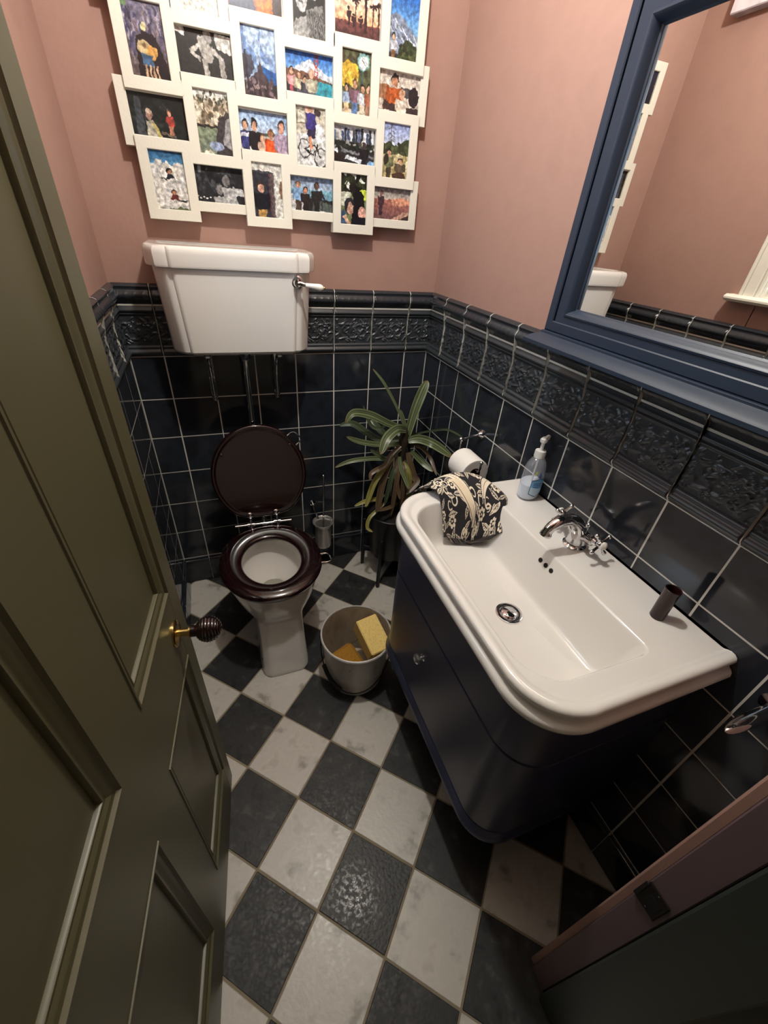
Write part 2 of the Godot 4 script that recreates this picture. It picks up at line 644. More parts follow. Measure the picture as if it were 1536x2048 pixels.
func floor_tiles() -> void:
	var holder: Node = get_node("floor")
	org = Vector3.ZERO
	var meshes := []
	for i in 3:
		var b := MB.new()
		b.box(Vector3(0, -0.006, 0), Vector3(0.1968, 0.012, 0.1968), 0.0016 + 0.0006 * i)
		meshes.append(b.mesh())
	var c := cos(0.788)
	var s := sin(0.788)
	for i in range(-8, 12):
		for j in range(-8, 12):
			var x := -0.9553 + 0.1997 * (c * (i + 0.5) - s * (j + 0.5))
			var z := 0.6809 + 0.1997 * (s * (i + 0.5) + c * (j + 0.5))
			if x < LEFT - 0.11 or x > 0.11 or z < -0.11 or z > FRONT + 0.16:
				continue
			if z > FRONT + 0.02 and (x > -0.24 or x < -1.1):
				continue
			var dark := (i + j) % 2 == 0
			var o := put("tile", meshes[rng.randi() % 3], M[("slate%d" if dark else "marble%d") % (rng.randi() % 4)], holder)
			o.position = Vector3(x, rng.randf_range(-0.0006, 0.0), z)
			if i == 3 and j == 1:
				o.material_override = M.glare_slate  # the one tile with the lamp's glare in its colour
			o.rotation = Vector3(rng.randf_range(-0.003, 0.003), -0.788 + PI / 2 * (rng.randi() % 4), rng.randf_range(-0.003, 0.003))

# relief of the border tile: height at (u, v) in metres
var strokes := []
var relief := PackedFloat32Array()
const RU := 52
const RV := 60
const BH := 0.163

func spiral(c: Vector2, r0: float, r1: float, a0: float, turns: float, w: float, h: float) -> void:
	var n := int(18 * absf(turns)) + 4
	for k in n:
		var t := float(k) / n
		var a := a0 + TAU * turns * t
		var r := lerpf(r0, r1, t)
		strokes.append([c + Vector2(cos(a), sin(a)) * r, w * (1.0 - 0.35 * t), h])

func stroke(a: Vector2, b: Vector2, d: Vector2, w: float, h: float) -> void:
	for k in 14:
		var t := k / 13.0
		var p := a.lerp(b, t).lerp(b.lerp(d, t), t)
		strokes.append([p, w * sin(PI * (0.12 + 0.8 * t)), h])

func make_relief() -> void:
	# a loose tangle of curling leaves, its own design
	var r := RandomNumberGenerator.new()
	r.seed = 23
	for k in 58:
		var p := Vector2(r.randf_range(0.0, 0.152), r.randf_range(0.046, 0.124))
		var a := r.randf() * TAU
		var l := r.randf_range(0.014, 0.030)
		var q := p + Vector2(cos(a), sin(a)) * l * 0.6
		var d := q + Vector2(cos(a + r.randf_range(-1.9, 1.9)), sin(a + r.randf_range(-1.9, 1.9))) * l * 0.7
		for wrap in [-0.152, 0.0, 0.152]:
			var o := Vector2(wrap, 0)
			if p.x + wrap > -0.03 and p.x + wrap < 0.182:
				stroke(p + o, q + o, d + o, r.randf_range(0.0018, 0.0036), 0.0038)
	for c in [[0.050, 0.088, 0.4], [0.116, 0.080, 2.9]]:
		spiral(Vector2(c[0], c[1]), 0.024, 0.006, c[2], 0.9, 0.0028, 0.0046)
	relief.resize((RU + 1) * (RV + 1))
	for j in RV + 1:
		for i in RU + 1:
			var p := Vector2(0.152 * i / RU, BH * j / RV)
			var h := 0.0
			if p.y > 0.040 and p.y < 0.130:
				for s in strokes:
					var d: float = (p - s[0]).length() / s[1]
					if d < 1.6:
						h = maxf(h, s[2] * maxf(0.0, 1.0 - d * d * 0.42))
				h *= clampf(minf(p.y - 0.040, 0.130 - p.y) / 0.004, 0.0, 1.0)
			relief[j * (RU + 1) + i] = h

func border_profile(v: float) -> float:
	# cushion along the foot, stepped fillets along the head
	if v < 0.004:
		return 0.003 * v / 0.004
	if v < 0.026:
		return 0.004 + 0.009 * sin(PI * (v - 0.004) / 0.022)
	if v < 0.036:
		return 0.0045 + 0.0025 * sin(PI * (v - 0.026) / 0.01)
	if v < 0.133:
		return 0.001
	if v < 0.142:
		return 0.001 + 0.005 * sin(PI * (v - 0.133) / 0.009)
	if v < 0.156:
		return 0.003 + 0.006 * sin(PI * (v - 0.142) / 0.014)
	return 0.004 * (BH - v) / 0.007

func cap_section(t: float) -> float:
	if t < 0.15:
		return lerpf(0.0, 0.006, t / 0.15)
	if t < 0.72:
		return 0.006 + 0.013 * sin(PI * (t - 0.15) / 0.60)
	if t < 0.86:
		return 0.0085 + 0.004 * (t - 0.72) / 0.14
	return 0.0125 * (1.0 - pow((t - 0.86) / 0.14, 2.0))

func tile_mesh(kind: String, u0: float, u1: float) -> ArrayMesh:
	var key := "%s %.3f %.3f" % [kind, u0, u1]
	if used.has(key):
		return used[key]
	var b := MB.new()
	var w := u1 - u0
	if kind == "plain":
		b.box(Vector3(0, 0, -0.0035), Vector3(w, 0.1525, 0.007), 0.0014)
	elif kind == "border":
		var rows := []
		for j in RV + 1:
			var row := PackedVector3Array()
			var v := BH * j / RV
			for i in RU + 1:
				var u := 0.152 * i / RU
				if u < u0 - 0.0001 or u > u1 + 0.0001:
					continue
				var edge := clampf(minf(u - u0, u1 - u) / 0.0025, 0.0, 1.0)
				row.append(Vector3(u - (u0 + u1) / 2, v - BH / 2, (border_profile(v) + relief[j * (RU + 1) + i]) * (0.45 + 0.55 * edge)))
			rows.append(row)
		b.grid(rows, false, false, false, false)
		b.box(Vector3(0, 0, -0.004), Vector3(w, BH, 0.0076), 0.001)
	elif kind == "cap":
		var rows := []
		for j in 17:
			var row := PackedVector3Array()
			var t := j / 16.0
			var p := Vector2(cap_section(t), 0.031 * (2 * t - 1))
			for i in 41:
				var u := u0 + w * i / 40.0
				var bump := 0.0
				if t > 0.2 and t < 0.7:
					var ph := fposmod(u / 0.0253 + 0.35 * sin(PI * (t - 0.2) / 0.5), 1.0)
					bump = 0.0012 * exp(-pow((ph - 0.5) / 0.14, 2.0)) * sin(PI * (t - 0.2) / 0.5)
				var edge := clampf(minf(i, 40 - i) / 1.0, 0.0, 1.0)
				row.append(Vector3(u - (u0 + u1) / 2, p.y, (p.x + bump) * (0.7 + 0.3 * edge)))
			rows.append(row)
		b.grid(rows, false, false, false, false)
		b.box(Vector3(0, 0, -0.004), Vector3(w, 0.062, 0.0076), 0.001)
	else:
		# skirting: flat face under a rounded bead
		b.box(Vector3(0, -0.012, -0.0005), Vector3(w, 0.121, 0.013), 0.0014)
		b.box(Vector3(0, 0.055, 0.002), Vector3(w, 0.014, 0.017), 0.005)
		b.box(Vector3(0, 0.067, -0.002), Vector3(w, 0.011, 0.010), 0.003)
	var m := b.mesh(Vector3.ZERO, 55.0)
	used[key] = m
	return m

func wainscot() -> void:
	make_relief()
	org = Vector3.ZERO
	var X := Vector3.RIGHT
	var Y := Vector3.UP
	var Z := Vector3.BACK
	var backs := []
	for k in range(6, -1, -1):
		backs.append(-(0.104 + PITCH * k))
	var sides := []
	for k in 10:
		sides.append(0.1364 + PITCH * k)
	var lefts := []
	for k in range(9, -1, -1):
		lefts.append(-(0.1364 + PITCH * k))
	tile_wall("wall_back", frame_of(X, Y, Z, Vector3.ZERO), LEFT, 0.0, backs)
	tile_wall("wall_right", frame_of(Z, Y, -X, Vector3.ZERO), 0.0, FRONT, sides)
	tile_wall("wall_left", frame_of(-Z, Y, X, Vector3(LEFT, 0, 0)), -FRONT, 0.0, lefts)

func tile_wall(wall: String, xf: Transform3D, a: float, z: float, cuts: Array) -> void:
	var holder: Node = get_node(wall)
	var b := MB.new()
	b.box(Vector3((a + z) / 2, ROW0 / 2 + 0.0015, -0.005), Vector3(z - a, ROW0 + 0.003, 0.0086), 0.0, xf)
	b.box(Vector3((a + z) / 2, ROW0 + BH + 0.003, -0.003), Vector3(z - a, 0.005, 0.011), 0.0, xf)
	part("grout", b, M.grout, holder)
	# pointing between the moulded tiles follows their section
	for u in cuts:
		b = MB.new()
		var rows := []
		for s in [-0.0011, 0.0011]:
			var row := PackedVector3Array()
			for j in 31:
				var v := BH * j / 30.0
				row.append(xf * Vector3(u + s, ROW0 + 0.001 + v, border_profile(v) * 0.8 + 0.0004))
			for j in 15:
				row.append(xf * Vector3(u + s, ROW0 + BH + 0.0045 + 0.062 * j / 14.0, cap_section(j / 14.0) * 0.82 + 0.0002))
			row.append(xf * Vector3(u + s, ROW0 + BH + 0.0665, -0.006))
			row.append(xf * Vector3(u + s, ROW0, -0.006))
			rows.append(row)
		b.grid(rows, true, true, true)
		part("pointing", b, M.grout, holder)
	var edges := [a] + cuts + [z]
	for k in edges.size() - 1:
		var w: float = edges[k + 1] - edges[k] - 0.0032
		if w < 0.01:
			continue
		var mid: float = (edges[k] + edges[k + 1]) / 2
		var u0 := 0.0
		var u1 := minf(0.152, w)
		if k == 0:
			u0 = 0.152 - u1
			u1 = 0.152
		if absf(w - 0.1518) < 0.001:
			u0 = 0.0
			u1 = 0.152
		for r in 6:
			var o := put("tile", tile_mesh("plain", 0, u1 - u0), M["glaze%d" % (rng.randi() % 3)], holder)
			o.transform = xf * Transform3D(Basis.from_euler(Vector3(rng.randf_range(-0.004, 0.004), rng.randf_range(-0.004, 0.004), 0)), Vector3(mid, ROW0 - PITCH * (r + 0.5), 0))
		var s := put("skirting_tile", tile_mesh("skirting", 0, u1 - u0), M.glaze0, holder)
		s.transform = xf * Transform3D(Basis.IDENTITY, Vector3(mid, 0.0745, 0))
		s = put("border_tile", tile_mesh("border", snappedf(u0, 0.152 / RU), snappedf(u1, 0.152 / RU)), M.relief, holder)
		s.transform = xf * Transform3D(Basis.IDENTITY, Vector3(mid, ROW0 + 0.001 + BH / 2, 0.0))
		s = put("cap_tile", tile_mesh("cap", u0, u1), M.cap_glaze, holder)
		s.transform = xf * Transform3D(Basis.IDENTITY, Vector3(mid, ROW0 + BH + 0.0045 + 0.031, 0.0))

# ---------------------------------------------------------------- door
func door() -> void:
	var at := Vector3(-1.0057, 0.008, 0.973)
	var dir := Vector3(-0.1098, 0, 0.99395).normalized()
	var xf := frame_of(dir, Vector3.UP, dir.cross(Vector3.UP), at)
	if xf.basis.z.x < 0:
		xf.basis.z = -xf.basis.z
	var o := Node3D.new()
	o.name = "door_1"
	o.position = at
	add_child(o, true)
	org = at
	tag(o, "dark olive four-panel door standing open against the left wall", "", "", "structure")
	var W := 0.75
	var H := 1.985
	var T := 0.044
	var hole := [[0.055, 0.292, 0.165, 0.697], [0.402, 0.640, 0.165, 0.697], [0.055, 0.292, 0.894, 1.87], [0.402, 0.640, 0.894, 1.87]]
	var b := MB.new()
	b.box(Vector3(0.0275, H / 2, -T / 2), Vector3(0.055, H, T), 0.002, xf)
	part("stile", b, M.olive, o)
	b = MB.new()
	b.box(Vector3((W + 0.64) / 2, H / 2, -T / 2), Vector3(W - 0.64, H, T), 0.002, xf)
	part("stile", b, M.olive, o)
	b = MB.new()
	b.box(Vector3(0.347, (0.165 + 0.697) / 2, -T / 2), Vector3(0.110, 0.532, T), 0.0, xf)
	b.box(Vector3(0.347, (0.894 + 1.87) / 2, -T / 2), Vector3(0.110, 0.976, T), 0.0, xf)
	part("muntin", b, M.olive, o)
	for r in [[0.0, 0.165], [0.697, 0.894], [1.87, H]]:
		b = MB.new()
		b.box(Vector3(0.3475, (r[0] + r[1]) / 2, -T / 2), Vector3(0.585, r[1] - r[0], T), 0.0, xf)
		part("rail", b, M.olive, o)
	for h in hole:
		b = MB.new()
		b.box(Vector3((h[0] + h[1]) / 2, (h[2] + h[3]) / 2, -0.0215), Vector3(h[1] - h[0] + 0.004, h[3] - h[2] + 0.004, 0.015), 0.0, xf)
		part("panel", b, M.olive, o)
		b = MB.new()
		b.ring(h[0], h[1], h[2], h[3], [Vector2(-0.003, 0.0), Vector2(-0.002, 0.0022), Vector2(0.002, 0.0022), Vector2(0.004, -0.001), Vector2(0.0055, -0.003), Vector2(0.012, -0.0045), Vector2(0.018, -0.008), Vector2(0.0205, -0.0085), Vector2(0.022, -0.0072), Vector2(0.0245, -0.0072), Vector2(0.026, -0.0095), Vector2(0.0265, -0.0150)], xf, false)
		part("moulding", b, M.olive, o, 30.0)
	# beehive knob on a brass rose
	var kx := xf * frame_of(Vector3(1, 0, 0), Vector3(0, 0, 1), Vector3(0, -1, 0), Vector3(0.082, 0.806, 0.0))
	b = MB.new()
	b.lathe([Vector2(0.0275, 0.0), Vector2(0.0275, 0.003), Vector2(0.025, 0.0055), Vector2(0.012, 0.0065), Vector2(0.0005, 0.0066)], 28, kx)
	var knob := part("knob_rose", b, M.brass, o)
	b = MB.new()
	b.lathe([Vector2(0.008, 0.006), Vector2(0.008, 0.026), Vector2(0.0115, 0.0265), Vector2(0.0115, 0.029), Vector2(0.0005, 0.0291)], 18, kx)
	part("knob_neck", b, M.brass, knob)
	b = MB.new()
	var prof := [Vector2(0.0115, 0.029), Vector2(0.0115, 0.037)]
	for i in 41:
		var a := -1.12 + (PI / 2 + 1.12) * i / 40.0
		var r := 0.0265 + 0.0006 * cos(i * TAU / 3.0)
		prof.append(Vector2(maxf(0.0005, cos(a) * r), 0.063 + sin(a) * r * 0.98))
	b.lathe(prof, 30, kx)
	part("knob_grip", b, M.wood, knob)

func window() -> void:
	var xf := frame_of(Vector3.FORWARD, Vector3.UP, Vector3.RIGHT, Vector3(LEFT, 0, 0))
	var o := Node3D.new()
	o.name = "window_1"
	o.position = Vector3(LEFT, 1.38, 0.88)
	add_child(o, true)
	org = o.position
	tag(o, "small white-framed window with pale glass on the left wall", "", "", "structure")
	var b := MB.new()
	# moulded architrave on three sides, standing on the sill board
	for s in [[0, 0.0, 0.012, 0.022], [0, 0.012, 0.038, 0.018], [0, 0.050, 0.014, 0.012]]:
		var w: float = s[2]
		var t: float = s[3]
		var d: float = s[1]
		b.box(Vector3(-0.575 - d - w / 2, 1.755 - d / 2, t / 2 - 0.002), Vector3(w, 0.715 - d, t + 0.004), 0.003, xf)
		b.box(Vector3(-1.185 + d + w / 2, 1.755 - d / 2, t / 2 - 0.002), Vector3(w, 0.715 - d, t + 0.004), 0.003, xf)
		b.box(Vector3(-0.88, 2.1125 - d - w / 2, t / 2 - 0.002), Vector3(0.61 - 2 * d, w, t + 0.004), 0.003, xf)
	b.ring(-1.122, -0.638, 1.3995, 2.0585, [Vector2(0, 0.0), Vector2(0.008, 0.0), Vector2(0.008, -0.165), Vector2(0, -0.165)], xf)
	part("window_frame", b, M.white_paint, o, 30.0)
	b = MB.new()
	b.box(Vector3(-0.88, 1.392, -0.01), Vector3(0.69, 0.022, 0.10), 0.008, xf)
	part("window_sill", b, M.white_paint, o)
	b = MB.new()
	b.ring(-1.1145, -0.6455, 1.407, 2.051, [Vector2(0, -0.09), Vector2(0, -0.02), Vector2(0.014, -0.02), Vector2(0.018, -0.03), Vector2(0.018, -0.09)], xf)
	b.box(Vector3(-0.88, 1.73, -0.05), Vector3(0.45, 0.035, 0.045), 0.003, xf)
	part("sash", b, M.white_paint, o)
	for y in [1.57, 1.888]:
		b = MB.new()
		b.box(Vector3(-0.88, y, -0.045), Vector3(0.436, 0.296, 0.004), 0.0, xf)
		part("pane", b, M.glass, o)

func ceiling_lamp() -> void:
	var c := Vector3(-0.585, 2.37, 0.83)
	var o := thing("ceiling_lamp", "bare round bulb hanging on a short flex from the ceiling", "lamp", Vector3(c.x, CEIL, c.z))
	var b := MB.new()
	b.lathe([Vector2(0.05, CEIL - 0.001), Vector2(0.05, CEIL - 0.012), Vector2(0.03, CEIL - 0.03), Vector2(0.0005, CEIL - 0.031)], 24, Transform3D(Basis.IDENTITY, Vector3(c.x, 0, c.z)))
	part("ceiling_rose", b, M.white_paint, o)
	b = MB.new()
	b.tube([Vector3(c.x, CEIL - 0.02, c.z), Vector3(c.x, c.y + 0.08, c.z)], 0.003, 8)
	part("flex", b, M.white_paint, o)
	b = MB.new()
	b.lathe([Vector2(0.0005, 0.09), Vector2(0.014, 0.088), Vector2(0.016, 0.04), Vector2(0.013, 0.032), Vector2(0.0005, 0.032)], 18, Transform3D(Basis.IDENTITY, c))
	part("lampholder", b, M.brass, o)
	b = MB.new()
	b.ball(c, 0.032, 20)
	part("bulb", b, M.bulb, o)

func materials_more() -> void:
	M.water = col(0.55, 0.54, 0.50, 0.02)
	M.canvas = col(1, 1, 1, 0.8)
	M.canvas.albedo_texture = tex(noise_image(128, 128, 15, 0.02, [Color(0.62, 0.58, 0.62), Color(0.80, 0.76, 0.78), Color(0.84, 0.81, 0.82), Color(0.76, 0.72, 0.75)], 5, 18.0))
	M.canvas.uv1_triplanar = true
	M.canvas.uv1_scale = Vector3(2, 2, 2)
	M.lining = col(0.40, 0.33, 0.345, 0.5)
	var g := col(0.95, 0.97, 1.0, 0.03)
	g.transparency = BaseMaterial3D.TRANSPARENCY_ALPHA
	g.albedo_color.a = 0.06
	M.glass = g
	var bulb := col(1, 0.95, 0.85, 0.3)
	bulb.emission_enabled = true
	bulb.emission = Color(1.0, 0.88, 0.72)
	bulb.emission_energy_multiplier = 8.0
	M.bulb = bulb
	var clear := col(0.93, 0.96, 1.0, 0.05)
	clear.transparency = BaseMaterial3D.TRANSPARENCY_ALPHA
	clear.albedo_color.a = 0.13
	M.clear = clear
	M.liquid = col(0.80, 0.83, 0.88, 0.25)
	M.white_plastic = col(0.84, 0.84, 0.82, 0.4)
	M.paper = col(0.90, 0.88, 0.85, 0.9)
	M.card = col(0.30, 0.17, 0.11, 0.9)
	M.maroon = col(0.15, 0.055, 0.06, 0.25)
	M.soil = col(0.07, 0.05, 0.04, 0.95)
	M.pot = col(0.05, 0.05, 0.055, 0.35)
	M.stand = col(0.045, 0.05, 0.08, 0.4)
	M.stem = col(0.17, 0.12, 0.075, 0.8)
	M.crystal = col(0.78, 0.79, 0.80, 0.1, 0.9)
	M.bronze = col(0.30, 0.19, 0.14, 0.4, 0.6)
	M.porcelain = col(0.90, 0.885, 0.85, 0.12)
	M.tassel = col(0.25, 0.2, 0.1, 0.8)
	M.sponge = col(0.93, 0.81, 0.50, 0.95)
	M.sponge.albedo_texture = tex(noise_image(128, 128, 31, 0.12, [Color(0.86, 0.86, 0.84), Color(1, 1, 1), Color(0.94, 0.94, 0.92)], 3))
	M.sponge.uv1_triplanar = true
	M.sponge.uv1_scale = Vector3(6, 6, 6)
	M.sponge.heightmap_enabled = true
	M.sponge.heightmap_texture = tex(noise_image(128, 128, 32, 0.25, [Color.BLACK, Color.WHITE, Color.WHITE], 2))
	M.sponge.heightmap_scale = 0.06
	M.orange = col(0.62, 0.44, 0.12, 0.9)
	M.orange.albedo_texture = M.sponge.albedo_texture
	M.orange.uv1_triplanar = true
	M.orange.uv1_scale = Vector3(6, 6, 6)
	# enamel bucket, scuffed
	var en := col(1, 1, 1, 0.4)
	var im := noise_image(512, 256, 33, 0.015, [Color(0.60, 0.585, 0.57), Color(0.71, 0.70, 0.685), Color(0.75, 0.74, 0.72), Color(0.68, 0.665, 0.65)], 5, 8.0)
	var ink := Ink.new(512, 256)
	ink.im = im
	for i in 90:
		ink.ell(rng.randf(), rng.randf(), rng.randf_range(0.0015, 0.004), rng.randf_range(0.002, 0.008), Color(0.28, 0.24, 0.21).lerp(Color(0.55, 0.5, 0.47), rng.randf()))
	for i in 7:
		var a := Vector2(rng.randf(), rng.randf())
		ink.line(a, a + Vector2(rng.randf_range(-0.1, 0.1), rng.randf_range(-0.25, 0.25)), 0.002, Color(0.42, 0.39, 0.36))
	en.albedo_texture = tex(im)
	M.enamel = en
	var en2 := col(0.86, 0.80, 0.72, 0.55)
	en2.albedo_texture = M.enamel.albedo_texture
	M.enamel_inside = en2
	# leaves: stripes run along the blade; u goes once round the blade
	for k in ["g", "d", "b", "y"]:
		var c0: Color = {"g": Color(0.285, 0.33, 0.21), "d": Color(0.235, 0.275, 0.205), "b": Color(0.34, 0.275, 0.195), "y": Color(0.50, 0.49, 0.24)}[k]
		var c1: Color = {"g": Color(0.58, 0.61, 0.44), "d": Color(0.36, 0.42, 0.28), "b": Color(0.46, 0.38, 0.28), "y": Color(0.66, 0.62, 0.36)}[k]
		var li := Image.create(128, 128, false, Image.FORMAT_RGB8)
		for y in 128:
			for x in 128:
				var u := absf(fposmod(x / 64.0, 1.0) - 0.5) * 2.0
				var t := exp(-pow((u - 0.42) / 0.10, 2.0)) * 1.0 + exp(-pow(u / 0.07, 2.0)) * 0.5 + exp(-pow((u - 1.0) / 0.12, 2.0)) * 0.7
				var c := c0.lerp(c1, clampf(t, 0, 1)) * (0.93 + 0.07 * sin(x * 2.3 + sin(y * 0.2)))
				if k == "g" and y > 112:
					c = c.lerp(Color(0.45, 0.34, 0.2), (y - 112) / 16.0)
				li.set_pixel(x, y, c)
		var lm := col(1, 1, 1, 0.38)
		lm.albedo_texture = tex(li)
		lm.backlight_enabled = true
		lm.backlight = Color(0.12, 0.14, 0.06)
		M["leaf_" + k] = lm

# ---------------------------------------------------------------- cistern and pan
func tank_outline(hw: float, d: float, off: float, cx: float) -> PackedVector2Array:
	var half := [Vector2(hw + off, -0.0), Vector2(hw + off, d * 0.66), Vector2(hw - 0.006 + off, d * 0.74), Vector2(hw - 0.030 + off, d - 0.016 + off), Vector2(hw - 0.040, d - 0.010 + off), Vector2(hw - 0.052, d - 0.009 + off), Vector2(hw - 0.056, d - 0.004 + off), Vector2(hw - 0.064, d + off), Vector2(hw * 0.4, d + off)]
	var out := PackedVector2Array()
	for p in half:
		out.append(Vector2(cx + p.x, p.y))
	half.reverse()
	for p in half:
		out.append(Vector2(cx - p.x, p.y))
	return out

func inset(o: PackedVector2Array, c: Vector2, k: float, kz: float) -> PackedVector2Array:
	var out := PackedVector2Array()
	for p in o:
		out.append(Vector2(c.x + (p.x - c.x) * k, p.y * kz))
	return out

func cistern() -> void:
	var cx := -0.765
	var o := thing("cistern", "white ceramic wall-hung toilet cistern with a lever handle below the photo collage", "cistern", Vector3(cx, 1.125, 0))
	var rows := []
	for r in [[1.125, 0.216, 0.176, -0.008], [1.127, 0.220, 0.180, -0.003], [1.135, 0.222, 0.184, 0.0], [1.25, 0.228, 0.192, 0.0], [1.36, 0.234, 0.197, 0.0], [1.385, 0.235, 0.197, 0.0]]:
		rows.append(lift(tank_outline(r[1], r[2], r[3], cx), r[0]))
	var b := MB.new()
	b.grid(rows, true, true, true)
	part("body", b, M.ceramic, o, 34.0)
	rows = []
	for r in [[1.374, 0.006], [1.376, 0.011], [1.382, 0.013], [1.410, 0.014], [1.420, 0.013], [1.427, 0.009], [1.430, 0.002], [1.430, -0.016], [1.427, -0.022], [1.426, -0.034]]:
		rows.append(lift(tank_outline(0.238, 0.197, r[1], cx), r[0]))
	b = MB.new()
	b.grid(rows, true, true, true)
	part("lid", b, M.ceramic, o, 34.0)
	# lever: chrome boss, arm, white grip with a chrome tip
	var z := 0.197
	b = MB.new()
	b.lathe([Vector2(0.0195, 0), Vector2(0.0195, 0.004), Vector2(0.014, 0.007), Vector2(0.011, 0.014), Vector2(0.013, 0.018), Vector2(0.011, 0.024), Vector2(0.0005, 0.027)], 22, frame_of(Vector3.RIGHT, Vector3(0, 0, 1), Vector3.DOWN, Vector3(-0.585, 1.349, z - 0.006)))
	b.tube([Vector3(-0.585, 1.349, z + 0.014), Vector3(-0.572, 1.347, z + 0.020), Vector3(-0.562, 1.345, z + 0.022)], [0.007, 0.0075, 0.006], 12)
	var lev := part("lever", b, M.chrome, o)
	b = MB.new()
	var ax := Vector3(0.055, -0.006, 0.006).normalized()
	var lx := frame_of(ax.cross(Vector3.UP).normalized(), ax, Vector3.UP, Vector3(-0.563, 1.345, z + 0.022))
	b.lathe([Vector2(0.0005, 0), Vector2(0.0062, 0.0), Vector2(0.0064, 0.006), Vector2(0.0085, 0.030), Vector2(0.0100, 0.042), Vector2(0.0098, 0.048), Vector2(0.007, 0.054), Vector2(0.004, 0.057), Vector2(0.0005, 0.0572)], 18, lx)
	part("lever_grip", b, M.porcelain, lev)
	b = MB.new()
	b.ball(lx * Vector3(0, 0.0595, 0), 0.004, 10)
	part("lever_tip", b, M.brass, lev)
	# flush pipe
	o = thing("flush_pipe", "slim chrome flush pipe running down the tiles from the cistern behind the toilet lid", "pipe", Vector3(cx, 0.34, 0.09))
	b = MB.new()
	b.tube(smooth([Vector3(cx, 1.122, 0.088), Vector3(cx, 0.9, 0.088), Vector3(cx, 0.5, 0.088), Vector3(cx, 0.40, 0.095), Vector3(cx, 0.345, 0.15), Vector3(cx, 0.335, 0.235)], 5), 0.0105, 14)
	part("pipe", b, M.chrome, o)
	b = MB.new()
	b.lathe([Vector2(0.0005, 1.126), Vector2(0.027, 1.126), Vector2(0.027, 1.114), Vector2(0.020, 1.110), Vector2(0.019, 1.088), Vector2(0.014, 1.082), Vector2(0.0005, 1.081)], 8, Transform3D(Basis.IDENTITY, Vector3(cx, 0, 0.088)))
	part("coupling_nut", b, M.chrome, o)
	# brackets
	for s in [[-0.887, "left of the flush pipe"], [-0.652, "right of the flush pipe"]]:
		var x: float = s[0]
		o = thing("cistern_bracket", "chrome scrolled wall bracket under the cistern, " + s[1], "bracket", Vector3(x, 0.925, 0.0), "cistern brackets")
		b = MB.new()
		b.box(Vector3(x, 1.02, 0.008), Vector3(0.020, 0.20, 0.012), 0.004)
		b.box(Vector3(x, 1.117, 0.088), Vector3(0.020, 0.012, 0.165), 0.004)
		part("arm", b, M.chrome, o)
		b = MB.new()
		b.tube(smooth([Vector3(x, 0.925, 0.016), Vector3(x, 0.945, 0.034), Vector3(x, 1.02, 0.045), Vector3(x, 1.09, 0.085), Vector3(x, 1.108, 0.13)], 6), 0.0058, 10)
		b.ball(Vector3(x, 0.925, 0.014), 0.013, 12)
		part("scroll", b, M.chrome, o)

